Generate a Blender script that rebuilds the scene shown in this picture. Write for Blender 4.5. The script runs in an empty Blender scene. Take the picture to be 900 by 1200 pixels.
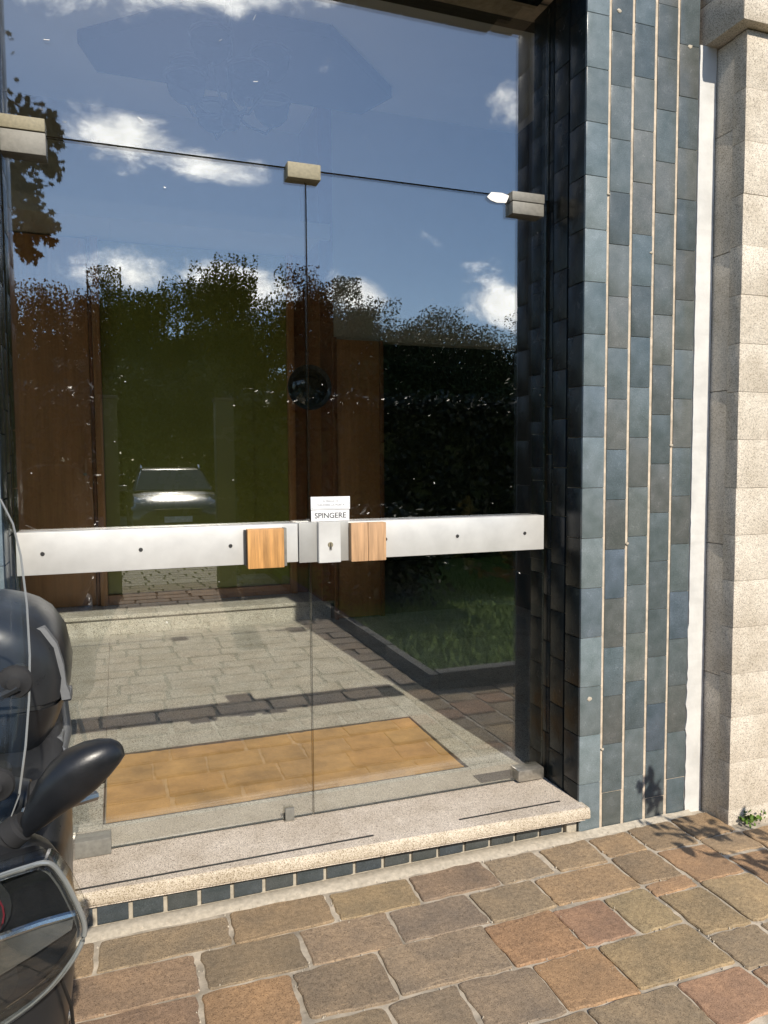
import bpy, bmesh, math, random
import numpy as np
from mathutils import Vector, Matrix
R = math.radians
rnd = random.Random(7)
C = bpy.context.scene.collection
S = bpy.context.scene

# ------------------------------------------------------------------ camera
F_PX, PITCH, YAW, ROLL, EYE = 872.2, 0.0653, 0.3439, -0.0065, 1.36
cam_d = bpy.data.cameras.new('camera'); cam = bpy.data.objects.new('camera', cam_d); C.objects.link(cam)
cam_d.sensor_fit = 'VERTICAL'; cam_d.sensor_height = 36; cam_d.sensor_width = 27
cam_d.lens = F_PX / 1200 * 36; cam_d.clip_start = 0.05; cam_d.clip_end = 2000
r_ = Vector((math.cos(YAW), -math.sin(YAW), 0))
f_ = Vector((math.sin(YAW) * math.cos(PITCH), math.cos(YAW) * math.cos(PITCH), -math.sin(PITCH)))
u_ = r_.cross(f_)
cr, sr = math.cos(ROLL), math.sin(ROLL)
ex, ey = r_ * cr + u_ * sr, u_ * cr - r_ * sr
cam.matrix_world = Matrix(((ex.x, ey.x, -f_.x, 0), (ex.y, ey.y, -f_.y, 0), (ex.z, ey.z, -f_.z, EYE), (0, 0, 0, 1)))
S.camera = cam

# ------------------------------------------------------------------ light
SUN = Vector((-0.10, 1.335, -1.0)).normalized()          # direction in which the sunlight travels
sd = bpy.data.lights.new('sun', 'SUN'); sun = bpy.data.objects.new('sun', sd); C.objects.link(sun)
sd.energy = 4.5; sd.angle = R(0.5); sd.color = (1.0, 0.91, 0.78)
sun.rotation_euler = SUN.to_track_quat('-Z', 'Y').to_euler()
W = bpy.data.worlds.new('World'); S.world = W; W.use_nodes = True
wn, wl = W.node_tree.nodes, W.node_tree.links
wn.clear()
wo = wn.new('ShaderNodeOutputWorld'); bg = wn.new('ShaderNodeBackground')
sky = wn.new('ShaderNodeTexSky'); sky.sky_type = 'NISHITA'; sky.sun_disc = False
to_sun = -SUN
sky.sun_elevation = math.asin(to_sun.z); sky.sun_rotation = math.atan2(to_sun.x, to_sun.y)
sky.altitude = 200; sky.air_density = 1.0; sky.dust_density = 0.15; sky.ozone_density = 2.8
bg.inputs['Strength'].default_value = 0.13
def wnode(t, **k):
    n = wn.new(t)
    for a, v in k.items(): setattr(n, a, v)
    return n
def wmath(op, a, b=None, c=None, clamp=False):
    n = wnode('ShaderNodeMath', operation=op, use_clamp=clamp)
    for i, v in enumerate((a, b, c)):
        if v is None: continue
        if isinstance(v, (int, float)): n.inputs[i].default_value = v
        else: wl.new(v, n.inputs[i])
    return n.outputs[0]
tc = wnode('ShaderNodeTexCoord'); sep = wnode('ShaderNodeSeparateXYZ')
wl.new(tc.outputs['Generated'], sep.inputs[0])
ay = wmath('MAXIMUM', wmath('ABSOLUTE', sep.outputs[1]), 0.05)
cu = wmath('DIVIDE', sep.outputs[0], ay); cv = wmath('DIVIDE', sep.outputs[2], ay)
wmap = wnode('ShaderNodeMapping'); wmap.inputs['Scale'].default_value = (1, 1, 1.7)
wl.new(tc.outputs['Generated'], wmap.inputs[0])
nz = wnode('ShaderNodeTexNoise'); nz.inputs['Scale'].default_value = 7.5; nz.inputs['Detail'].default_value = 9
nz.inputs['Roughness'].default_value = 0.66; nz.inputs['Distortion'].default_value = 0.35
wl.new(wmap.outputs[0], nz.inputs['Vector'])
# cumulus banks: (u, v, half width, half height, weight) on the plane one unit away towards the street / the yard
banks = [(-.10, .60, .16, .055, .9), (.10, .61, .14, .05, 1.0), (.24, .64, .12, .05, .8),
         (.02, .405, .085, .042, .95), (.12, .385, .09, .03, .8), (.555, .53, .05, .055, .8), (.66, .5, .06, .05, .8),
         (.02, .232, .07, .03, .9), (.16, .236, .10, .034, 1.0), (.32, .235, .06, .035, 1.0), (.55, .235, .075, .042, 1.0),
         (-.5, .5, .2, .08, .8), (-.8, .3, .25, .07, .9), (1.0, .3, .25, .07, .9), (1.1, .7, .3, .1, .8), (-.3, 1.2, .3, .2, .8), (.7, 1.5, .3, .2, .8)]
tot = None
for (u0, v0, du, dv, w) in banks:
    q = wmath('ADD', wmath('POWER', wmath('ABSOLUTE', wmath('DIVIDE', wmath('SUBTRACT', cu, u0), du)), 2.0),
              wmath('POWER', wmath('ABSOLUTE', wmath('DIVIDE', wmath('SUBTRACT', cv, v0), dv)), 2.0))
    g = wmath('MULTIPLY', wmath('EXPONENT', wmath('MULTIPLY', q, -1.0)), w)
    tot = g if tot is None else wmath('MAXIMUM', tot, g)
dens = wmath('ADD', wmath('MULTIPLY', tot, 0.44), nz.outputs[0])
mr = wnode('ShaderNodeMapRange', interpolation_type='SMOOTHSTEP')
wl.new(dens, mr.inputs['Value']); mr.inputs['From Min'].default_value = 0.68; mr.inputs['From Max'].default_value = 0.95
shade = wnode('ShaderNodeMapRange'); wl.new(nz.outputs[0], shade.inputs['Value'])
shade.inputs['From Min'].default_value = .35; shade.inputs['From Max'].default_value = .7
shade.inputs['To Min'].default_value = 15.0; shade.inputs['To Max'].default_value = 27.0
ccol = wnode('ShaderNodeMix', data_type='RGBA', blend_type='MULTIPLY'); ccol.inputs['Factor'].default_value = 1
ccol.inputs['A'].default_value = (1.0, .99, .96, 1)
wl.new(shade.outputs[0], ccol.inputs['B'])
cmix = wnode('ShaderNodeMix', data_type='RGBA')
wl.new(mr.outputs[0], cmix.inputs['Factor']); wl.new(sky.outputs[0], cmix.inputs['A']); wl.new(ccol.outputs['Result'], cmix.inputs['B'])
wl.new(cmix.outputs['Result'], bg.inputs['Color']); wl.new(bg.outputs[0], wo.inputs[0])
S.view_settings.view_transform = 'Standard'; S.view_settings.look = 'None'
S.view_settings.exposure = 0.32; S.view_settings.gamma = 1.0
cy = S.cycles
cy.use_denoising = True; cy.caustics_reflective = False; cy.caustics_refractive = False
cy.transparent_max_bounces = 24; cy.max_bounces = 10; cy.glossy_bounces = 5; cy.diffuse_bounces = 5; cy.transmission_bounces = 6
cy.sample_clamp_indirect = 6.0

# ------------------------------------------------------------------ materials
def nodes(name):
    m = bpy.data.materials.new(name); m.use_nodes = True
    return m, m.node_tree.nodes, m.node_tree.links, m.node_tree.nodes['Principled BSDF']
def new(nt, t, **k):
    n = nt.new(t)
    for a, v in k.items(): setattr(n, a, v)
    return n
def ramp(n, L, src, stops, interp='LINEAR'):
    r = n.new('ShaderNodeValToRGB'); L.new(src, r.inputs[0]); r.color_ramp.interpolation = interp
    e = r.color_ramp.elements
    while len(e) < len(stops): e.new(0.5)
    for i, (p, c) in enumerate(stops): e[i].position = p; e[i].color = (*c, 1) if len(c) == 3 else c
    return r.outputs[0]
def mix(n, L, a, b, fac, mode='MIX'):
    x = new(n, 'ShaderNodeMix', data_type='RGBA', blend_type=mode)
    for sock, v in (('Factor', fac), ('A', a), ('B', b)):
        if isinstance(v, (int, float)): x.inputs[sock].default_value = v
        elif isinstance(v, tuple): x.inputs[sock].default_value = (*v, 1) if len(v) == 3 else v
        else: L.new(v, x.inputs[sock])
    return x.outputs['Result']
def noise(n, L, co, scale, detail=6, rough=.6):
    t = new(n, 'ShaderNodeTexNoise'); t.inputs['Scale'].default_value = scale; t.inputs['Detail'].default_value = detail
    t.inputs['Roughness'].default_value = rough
    if co is not None: L.new(co, t.inputs['Vector'])
    return t.outputs[0]
def bump(n, L, b, h, strength=.3, dist=.002):
    x = new(n, 'ShaderNodeBump'); x.inputs['Strength'].default_value = strength; x.inputs['Distance'].default_value = dist
    L.new(h, x.inputs['Height']); L.new(x.outputs[0], b.inputs['Normal'])
def pos(n): return n.new('ShaderNodeNewGeometry').outputs['Position']
def sc(c, k): return tuple(min(1, v * k) for v in c)
def plain(name, base, rough=.5, metal=0.0, var=.25, scale=20, bmp=.1, spec=.5, coat=0.0):
    m, n, L, b = nodes(name); p = pos(n)
    f = noise(n, L, p, scale)
    L.new(ramp(n, L, f, [(.3, sc(base, 1 - var)), (.7, sc(base, 1 + var))]), b.inputs['Base Color'])
    rr = new(n, 'ShaderNodeMapRange'); L.new(f, rr.inputs[0]); rr.inputs['To Min'].default_value = max(0, rough - .08); rr.inputs['To Max'].default_value = min(1, rough + .1)
    L.new(rr.outputs[0], b.inputs['Roughness'])
    b.inputs['Metallic'].default_value = metal; b.inputs['Specular IOR Level'].default_value = spec
    b.inputs['Coat Weight'].default_value = coat
    if bmp: bump(n, L, b, noise(n, L, p, scale * 6), bmp)
    return m
def tinted(name, rough=.8, scale=60, bmp=.5, spec=.4, vein=None, var=.35, dist=.003):
    """colour comes from the object's own colour; grain from noise"""
    m, n, L, b = nodes(name); p = pos(n)
    oi = n.new('ShaderNodeObjectInfo')
    g = ramp(n, L, noise(n, L, p, scale, 8, .7), [(.25, (1 - var,) * 3), (.75, (1 + var,) * 3)])
    g2 = ramp(n, L, noise(n, L, p, scale / 9, 4, .6), [(.3, (.78, .8, .84)), (.7, (1.2, 1.16, 1.1))])
    c = mix(n, L, mix(n, L, oi.outputs['Color'], g, 1.0, 'MULTIPLY'), g2, 1.0, 'MULTIPLY')
    sp = noise(n, L, p, scale * 5, 3, .5)
    c = mix(n, L, c, ramp(n, L, sp, [(.36, (.45, .43, .42)), (.44, (1, 1, 1)), (.62, (1, 1, 1)), (.70, (1.5, 1.45, 1.3))]), 1.0, 'MULTIPLY')
    L.new(c, b.inputs['Base Color']); b.inputs['Roughness'].default_value = rough; b.inputs['Specular IOR Level'].default_value = spec
    bump(n, L, b, noise(n, L, p, scale * .7, 8, .7), bmp, dist)
    return m
def granite(name, light, mid, dark, scale=210, rough=.7, amt=.40):
    m, n, L, b = nodes(name); p = pos(n)
    v = new(n, 'ShaderNodeTexVoronoi'); v.inputs['Scale'].default_value = scale; L.new(p, v.inputs['Vector'])
    sepc = new(n, 'ShaderNodeSeparateColor'); L.new(v.outputs['Color'], sepc.inputs[0])
    c = ramp(n, L, sepc.outputs[0], [(0, dark), (amt * .35, dark), (amt * .5, mid), (.72, light), (1, sc(light, 1.15))])
    big = ramp(n, L, noise(n, L, p, 6, 8, .7), [(.3, (.74, .71, .66)), (.68, (1.1, 1.1, 1.1))])
    fine = ramp(n, L, noise(n, L, p, scale * 1.6, 4), [(.3, (.75, .75, .75)), (.7, (1.15, 1.15, 1.15))])
    L.new(mix(n, L, mix(n, L, c, big, 1.0, 'MULTIPLY'), fine, 1.0, 'MULTIPLY'), b.inputs['Base Color'])
    b.inputs['Roughness'].default_value = rough; b.inputs['Specular IOR Level'].default_value = .35
    bump(n, L, b, sepc.outputs[1], .25, .0015)
    return m
def glaze(name, spec=.5):
    m, n, L, b = nodes(name); p = pos(n); oi = n.new('ShaderNodeObjectInfo')
    sp = noise(n, L, p, 300, 5, .65)
    g = ramp(n, L, sp, [(.28, (.6, .62, .65)), (.45, (1, 1, 1)), (.62, (1.15, 1.18, 1.2)), (.70, (2.3, 2.3, 2.2))])
    st = noise(n, L, p, 16, 5, .6)
    g2 = ramp(n, L, st, [(.3, (.75, .8, .8)), (.7, (1.2, 1.2, 1.25))])
    L.new(mix(n, L, mix(n, L, oi.outputs['Color'], g, 1.0, 'MULTIPLY'), g2, 1.0, 'MULTIPLY'), b.inputs['Base Color'])
    rr = new(n, 'ShaderNodeMapRange'); L.new(st, rr.inputs[0]); rr.inputs['To Min'].default_value = .12; rr.inputs['To Max'].default_value = .36
    L.new(rr.outputs[0], b.inputs['Roughness']); b.inputs['Specular IOR Level'].default_value = spec
    bump(n, L, b, noise(n, L, p, 160, 3), .16, .0012)
    return m
def wood(name, base, rough=.45, scale=1.0, axis=2, contrast=.35, coat=0):
    m, n, L, b = nodes(name); p = pos(n)
    mp = new(n, 'ShaderNodeMapping'); s = [26 * scale] * 3; s[axis] = 1.6 * scale
    mp.inputs['Scale'].default_value = s; L.new(p, mp.inputs[0])
    f = noise(n, L, mp.outputs[0], 1.0, 7, .65)
    L.new(ramp(n, L, f, [(.25, sc(base, 1 - contrast)), (.55, base), (.8, sc(base, 1 + contrast))]), b.inputs['Base Color'])
    b.inputs['Roughness'].default_value = rough; b.inputs['Coat Weight'].default_value = coat
    bump(n, L, b, f, .12, .001)
    return m
def glass(name, fac, tint=(.93, .96, .93), rough=0.0, edge=.45, dust=0):
    m, n, L, b = nodes(name); n.remove(b)
    o = n['Material Output']
    t = n.new('ShaderNodeBsdfTransparent'); t.inputs[0].default_value = (*tint, 1)
    g = n.new('ShaderNodeBsdfGlossy'); g.inputs['Roughness'].default_value = rough; g.inputs[0].default_value = (.97, .98, 1, 1)
    lw = n.new('ShaderNodeLayerWeight'); lw.inputs[0].default_value = .15
    mrn = n.new('ShaderNodeMapRange'); L.new(lw.outputs['Fresnel'], mrn.inputs[0])
    mrn.inputs['From Min'].default_value = .02; mrn.inputs['From Max'].default_value = 1
    mrn.inputs['To Min'].default_value = fac; mrn.inputs['To Max'].default_value = min(1, fac + edge)
    mx = n.new('ShaderNodeMixShader'); L.new(mrn.outputs[0], mx.inputs[0]); L.new(t.outputs[0], mx.inputs[1]); L.new(g.outputs[0], mx.inputs[2])
    if dust:
        df = n.new('ShaderNodeBsdfDiffuse'); df.inputs[0].default_value = (.8, .78, .72, 1); p = pos(n)
        mp = new(n, 'ShaderNodeMapping'); mp.inputs['Scale'].default_value = (9, 1, 2.2); L.new(p, mp.inputs[0])
        d1 = new(n, 'ShaderNodeMapRange'); L.new(noise(n, L, mp.outputs[0], 1.0, 8, .7), d1.inputs[0]); d1.inputs['From Min'].default_value = .45; d1.inputs['From Max'].default_value = .85
        d1.inputs['To Min'].default_value = 0; d1.inputs['To Max'].default_value = dust
        m2 = n.new('ShaderNodeMixShader'); L.new(d1.outputs[0], m2.inputs[0]); L.new(mx.outputs[0], m2.inputs[1]); L.new(df.outputs[0], m2.inputs[2]); mx = m2
    L.new(mx.outputs[0], o.inputs[0])
    return m
def leafmat(name, a, b2, rough=.6, spec=.2):
    m, n, L, b = nodes(name)
    L.new(ramp(n, L, noise(n, L, pos(n), 2.2, 4), [(.3, a), (.7, b2)]), b.inputs['Base Color'])
    b.inputs['Roughness'].default_value = rough; b.inputs['Specular IOR Level'].default_value = spec
    return m

M = dict(
    stone=tinted('porphyry', .85, 70, .9, .3), mortar=plain('mortar', (.46, .41, .33), .95, var=.22, scale=60, bmp=.6, spec=.2),
    joint_shade=plain('shade_dark_joints', (.095, .085, .065), .95, var=.3, scale=20, bmp=.8, spec=.1), bed=plain('mortar_bed', (.40, .35, .28), .95, var=.45, scale=13, bmp=.9, spec=.2),
    tile=glaze('glazed_tile'), tile_shade=glaze('shade_darkened_tile', .22), grout=plain('tan_grout', (.52, .44, .345), .9, var=.25, scale=40, bmp=.4, spec=.2),
    grey_grout=plain('grey_grout', (.42, .38, .31), .95, var=.2, scale=60, bmp=.5, spec=.2),
    gran=granite('pink_granite', (.73, .655, .565), (.53, .46, .385), (.24, .20, .17), 520),
    gran_old=granite('weathered_granite', (.68, .62, .53), (.54, .485, .40), (.28, .25, .21), 470, .8),
    gran_in=granite('hall_granite', (.76, .735, .675), (.57, .545, .49), (.22, .21, .19), 330, .5, .5),
    nose=granite('worn_nosing', (.62, .555, .46), (.46, .395, .29), (.27, .22, .16), 420, .85),
    white=plain('white_paint', (.80, .79, .76), .6, var=.06, scale=25, bmp=.3),
    trim=plain('weathered_white_paint', (.58, .58, .565), .7, var=.14, scale=7, bmp=.4), alu=plain('brushed_aluminium', (.64, .64, .62), .40, .35, .09, 9, .05), alu_m=plain('grey_aluminium', (.36, .36, .345), .45, .3, .08, 8, .05), alu_d=plain('dull_aluminium', (.18, .175, .155), .55, .1, .2, 60, .25),
    steel=plain('worn_steel', (.42, .40, .36), .35, .85, .25, 60, .2), brass=plain('brass', (.23, .205, .135), .6, .1, .22, 90, .3),
    dark=plain('dark_plastic', (.022, .024, .026), .42, var=.15, scale=30, bmp=.06), black=plain('black', (.01, .01, .01), .6, bmp=0),
    screw=plain('screw_steel', (.10, .10, .10), .35, .8, .1, 40, 0),
    oak_a=wood('orange_worn_wood', (.52, .27, .09), .55, 3.0, 2, .62), oak_b=wood('pale_worn_wood', (.46, .28, .15), .6, 3.0, 2, .5),
    brown=wood('brown_veneer', (.50, .235, .085), .4, 1.0, 2, .30, .2), brown_d=wood('dark_brown_veneer', (.24, .095, .035), .4, 1.0, 2, .3, .2),
    coir=plain('coir', (.60, .34, .125), .95, var=.32, scale=6, bmp=.9, spec=.1),
    green=plain('olive_glass', (.27, .275, .05), .25, var=.12, scale=2, bmp=0),
    plaster=plain('plaster', (.55, .50, .40), .9, var=.05, scale=4, bmp=.15, spec=.2), ceil=plain('ceiling_paint', (.88, .87, .84), .9, var=.04, scale=3, bmp=.1, spec=.2),
    coffer=plain('coffer_paint', (.05, .05, .055), .8, var=.06, scale=4, bmp=.1), dim=plain('painted_lobby_shade', (.055, .048, .04), .8, var=.1, scale=4, bmp=.1),  # dim: shade of the unlit lobby side put into the wall colour
    pane=glass('door_glass', .165, (.975, .985, .965)), clear=glass('clear_acrylic', .018, (.92, .94, .94), .02, .25), lens=glass('lens_polycarbonate', .06, (.94, .95, .94), .02, .5),
    shade=glass('lamp_glass', .004, (.30, .34, .38), .15, .04),
    edge=plain('glass_edge', (.018, .035, .03), .25, bmp=0), lensrim=plain('lens_edge', (.26, .27, .26), .15, .3, .05, 30, 0, .9),
    rimclear=plain('acrylic_edge', (.20, .205, .20), .2, 0, .05, 30, 0, .7),
    bpaint=plain('graphite_paint', (.022, .023, .025), .30, 0, .12, 30, 0, .35, .0), bmatte=plain('black_satin_plastic', (.010, .011, .013), .34, 0, .15, 60, .08, .5),
    smoke=plain('smoked_reflector', (.075, .07, .06), .22, .3, .15, 40, 0), lgrey=plain('light_grey_plastic', (.15, .155, .16), .5, .1, .08, 60, .05), bgrey=plain('grey_satin_plastic', (.12, .125, .13), .45, .2, .1, 60, .08), seat=plain('seat_vinyl', (.016, .016, .017), .55, 0, .2, 90, .2),
    chrome=plain('chrome', (.75, .76, .77), .12, 1.0, .03, 20, 0), rubber=plain('rubber', (.015, .015, .016), .8, bmp=.2), red=plain('red_reflector', (.22, .02, .035), .3, bmp=0),
    car=plain('car_paint', (.085, .086, .084), .20, .5, .05, 20, 0, .6, 1.0), carglass=plain('car_window', (.012, .014, .014), .06, 0, .1, 5, 0, .8),
    lamp=plain('headlamp', (.55, .56, .56), .15, .6, .08, 60, 0), plate=plain('plate_white', (.75, .75, .72), .4, bmp=0),
    soil=plain('bare_ground', (.16, .15, .13), .95, var=.2, scale=1.2, bmp=.5, spec=.2), road=plain('asphalt', (.05, .05, .052), .85, var=.2, scale=30, bmp=.5, spec=.3),
    kerb=plain('kerb_stone', (.07, .068, .06), .85, var=.15, scale=40, bmp=.4), turf=plain('turf', (.10, .15, .03), .95, var=.3, scale=8, bmp=.5, spec=.1),
    post=plain('post_render', (.085, .088, .055), .85, var=.12, scale=10, bmp=.3), iron=plain('painted_iron', (.03, .035, .03), .5, .4, .1, 20, .05),
    bark=plain('bark', (.10, .075, .05), .9, var=.3, scale=18, bmp=.8, spec=.2),
    leaf_a=leafmat('leaf_dark', (.022, .038, .010), (.045, .062, .016)), leaf_b=leafmat('leaf_mid', (.035, .052, .014), (.065, .08, .024)),
    leaf_c=leafmat('leaf_russet', (.085, .055, .020), (.12, .085, .028)), leaf_m=leafmat('leaf_maple', (.050, .052, .020), (.085, .065, .026)), grass=leafmat('grass_blade', (.085, .15, .025), (.13, .20, .04)),
    hedge=leafmat('hedge_leaf', (.012, .022, .007), (.026, .038, .011), .45, .4), lt=leafmat('shrub_leaf', (.045, .075, .02), (.11, .07, .03)),
    paper=plain('sign_white', (.78, .79, .80), .35, var=.02, scale=30, bmp=0), ink=plain('sign_ink', (.03, .03, .035), .5, bmp=0), ink_b=plain('sign_ink_grey', (.16, .17, .20), .5, bmp=0),
)

# ------------------------------------------------------------------ mesh helpers
class MB:
    def __init__(s): s.v, s.f, s.mi = [], [], []
    def add(s, vs, fs, mi=0):
        o = len(s.v); s.v += [tuple(v) for v in vs]; s.f += [tuple(o + i for i in f) for f in fs]; s.mi += [mi] * len(fs); return s
    def box(s, x0, x1, y0, y1, z0, z1, mi=0):
        return s.add([(x0, y0, z0), (x1, y0, z0), (x1, y1, z0), (x0, y1, z0), (x0, y0, z1), (x1, y0, z1), (x1, y1, z1), (x0, y1, z1)],
                     [(0, 3, 2, 1), (4, 5, 6, 7), (0, 1, 5, 4), (1, 2, 6, 5), (2, 3, 7, 6), (3, 0, 4, 7)], mi)
    def loft(s, rings, cap=True, mi=0, closed=True):
        n = len(rings[0]); vs = [p for r in rings for p in r]; fs = []
        for i in range(len(rings) - 1):
            for j in range(n if closed else n - 1):
                a, b = i * n + j, i * n + (j + 1) % n
                fs.append((a, b, b + n, a + n))
        if cap and closed: fs += [tuple(reversed(range(n))), tuple((len(rings) - 1) * n + j for j in range(n))]
        return s.add(vs, fs, mi)
    def tube(s, pts, r, n=8, mi=0):
        pts = [Vector(p) for p in pts]; rs = r if isinstance(r, (list, tuple)) else [r] * len(pts)
        rings = []
        for i, p in enumerate(pts):
            t = (pts[min(i + 1, len(pts) - 1)] - pts[max(i - 1, 0)]).normalized()
            a = t.cross(Vector((0, 0, 1)) if abs(t.z) < .9 else Vector((1, 0, 0))).normalized(); b = t.cross(a)
            rings.append([p + (a * math.cos(2 * math.pi * k / n) + b * math.sin(2 * math.pi * k / n)) * rs[i] for k in range(n)])
        return s.loft(rings, mi=mi)
    def lathe(s, prof, c=(0, 0, 0), n=24, axis='z', mi=0):
        rings = []
        for (r, h) in prof:
            ring = []
            for k in range(n):
                a = 2 * math.pi * k / n; p = (r * math.cos(a), r * math.sin(a), h)
                if axis == 'y': p = (p[0], p[2], p[1])
                if axis == 'x': p = (p[2], p[0], p[1])
                ring.append((p[0] + c[0], p[1] + c[1], p[2] + c[2]))
            rings.append(ring)
        return s.loft(rings, mi=mi)
    def build(s, name, mats, parent=None, smooth=False, bevel=0, fix=True):
        me = bpy.data.meshes.new(name); me.from_pydata(s.v, [], s.f)
        mats = mats if isinstance(mats, (list, tuple)) else [mats]
        for m in mats: me.materials.append(m)
        me.polygons.foreach_set('material_index', s.mi)
        if fix or bevel:
            bm = bmesh.new(); bm.from_mesh(me)
            bmesh.ops.recalc_face_normals(bm, faces=bm.faces)
            if bevel:
                es = [e for e in bm.edges if len(e.link_faces) == 2 and e.calc_face_angle(0) > .6]
                bmesh.ops.bevel(bm, geom=es, offset=bevel, segments=2, profile=.6, affect='EDGES', clamp_overlap=True)
            bm.to_mesh(me); bm.free()
        if smooth or bevel:
            me.polygons.foreach_set('use_smooth', [True] * len(me.polygons)); me.set_sharp_from_angle(angle=R(40))
        me.update()
        return link(name, me, parent)
def link(name, me, parent=None):
    o = bpy.data.objects.new(name, me); C.objects.link(o)
    if parent is not None: o.parent = parent
    return o
def local(o, root):          # parts are modelled in world coordinates under an Empty that stands at the thing's base
    o.matrix_parent_inverse = root.matrix_world.inverted(); return o
def tag(o, label=None, cat=None, group=None, kind=None):
    for k, v in (('label', label), ('category', cat), ('group', group), ('kind', kind)):
        if v: o[k] = v
    return o
def thing(name, label, cat, loc=(0, 0, 0), group=None):
    o = bpy.data.objects.new(name, None); C.objects.link(o); o.empty_display_size = .1
    o.location = loc; o.matrix_world = Matrix.Translation(loc)
    return tag(o, label, cat, group)
def part(mb, name, mats, root, **k):
    o = mb.build(name, mats, None, **k); o.parent = root
    o.matrix_parent_inverse = Matrix.Translation(-Vector(world_loc(root))); return o
def world_loc(o):
    v = Vector(o.location); p = o.parent
    while p is not None: v += Vector(p.location); p = p.parent
    return v
def struct(mb, name, mats, **k): return tag(mb.build(name, mats, **k), kind='structure')
def sub(mb, name, mats, par, **k):               # sub-part of a part modelled in world coordinates
    o = mb.build(name, mats, None, **k); o.parent = par; return o
def box(*a): return MB().box(*a)
def superellipse(cx, cyy, rx, ry, n=28, e=2.6):
    out = []
    for k in range(n):
        a = 2 * math.pi * k / n; c, s_ = math.cos(a), math.sin(a)
        out.append((cx + rx * math.copysign(abs(c) ** (2 / e), c), cyy + ry * math.copysign(abs(s_) ** (2 / e), s_)))
    return out
def fast_mesh(name, V, Fq, mat):                 # quads from numpy arrays
    me = bpy.data.meshes.new(name); nv, nf = len(V), len(Fq); k = Fq.shape[1]
    me.vertices.add(nv); me.vertices.foreach_set('co', V.astype(np.float32).ravel())
    me.loops.add(nf * k); me.loops.foreach_set('vertex_index', Fq.astype(np.int32).ravel())
    me.polygons.add(nf); me.polygons.foreach_set('loop_start', np.arange(0, nf * k, k, dtype=np.int32))
    me.materials.append(mat); me.update(calc_edges=True); me.validate(); return me
def leaves(P, size, rng, asp=.55, flat=0.0):
    """rhombic leaf quads at the points P"""
    n = len(P); a = rng.normal(size=(n, 3)); a[:, 2] *= (1 - flat); a /= np.linalg.norm(a, axis=1)[:, None]
    b = rng.normal(size=(n, 3)); b -= a * (a * b).sum(1)[:, None]; b /= np.linalg.norm(b, axis=1)[:, None]
    s = size * rng.uniform(.6, 1.3, size=(n, 1))
    V = np.stack([P - a * s, P + b * s * asp, P + a * s, P - b * s * asp], 1).reshape(-1, 3)
    return V, np.arange(n * 4).reshape(-1, 4)
def clumps(rng, centres, radii, per):
    out = []
    for c, r in zip(centres, radii):
        out.append(np.array(c) + np.clip(rng.normal(size=(per, 3)), -1.35, 1.35) * (r * .74) * np.array([1, 1, .85]))
    return np.concatenate(out)

# ------------------------------------------------------------------ dimensions (metres; y = 2.5 is the plane of the glass)
ZS = .115                        # top of the doorstep and of the hall floor
XL, XR = -.2965, 1.5615          # opening
YF, YG = 2.26, 2.50              # pier face, glass
ZT = 3.045                       # soffit

# ------------------------------------------------------------------ ground, pavement, road, lawn
struct(box(-400, 400, -400, 400, -.40, -.22), 'ground', M['soil'])
struct(box(-60, 60, -15.5, -8.2, -.215, -.196), 'road', M['road'])
pavement = tag(box(-4.2, 7.5, -7.9, 2.5, -.21, -.0105).build('pavement', M['joint_shade']), kind='structure')  # dark bed colour paints shade into the far joints
box(-1.4, 7.4, 1.0, 2.49, -.05, -.0055).build('mortar_bed', M['bed'], pavement)
box(-4.2, 7.5, -8.05, -7.905, -.21, -.03).build('kerb', M['kerb'], pavement)
COLS = [(.245, .185, .125), (.27, .20, .13), (.21, .17, .13), (.30, .175, .10), (.34, .22, .115), (.185, .155, .13), (.26, .215, .14), (.32, .24, .14), (.23, .165, .12), (.27, .15, .095)]
OR, GB, TN, RD, GY, YL, BR = (.37, .215, .105), (.225, .185, .125), (.27, .20, .125), (.31, .165, .105), (.20, .17, .145), (.33, .255, .14), (.25, .16, .115)
def stone_mb(x0, x1, y0, y1, far=False):
    w, h = x1 - x0, y1 - y0; c = min(w, h) * rnd.uniform(.04, .09); j = lambda: rnd.uniform(-.007, .007)
    k = [(x0 + j(), y0 + j()), (x1 + j(), y0 + j()), (x1 + j(), y1 + j()), (x0 + j(), y1 + j())]
    ring = []
    for i in range(4):
        p, a, b = Vector(k[i]), Vector(k[i - 1]), Vector(k[(i + 1) % 4])
        da, db = (a - p).normalized(), (b - p).normalized()
        if far: ring.append(p); continue
        ring += [p + da * c, p + (da + db) * c * .24, p + db * c]
        for t in (.2, .34, .5, .66, .8):
            nrm = Vector((db.y, -db.x)) * rnd.uniform(-.0038, .0038)
            ring.append(p + (b - p) * t + nrm)
    cx, cyy = (x0 + x1) / 2, (y0 + y1) / 2; mb = MB(); zt = rnd.uniform(-.0015, .0025)
    def lev(s, z, wob=0): return [(cx + (p.x - cx) * s, cyy + (p.y - cyy) * s, z + rnd.uniform(-wob, wob)) for p in ring]
    s1 = 1 - .007 / max(w, h); s2 = 1 - .05 / max(w, h)
    if far: mb.loft([lev(1, -.03), lev(s1, zt)])
    else: mb.loft([lev(1, -.03), lev(1, zt - .003, .001), lev(s1, zt - .0003, .0004), lev(s2, zt, .0006)])
    return mb
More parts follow.
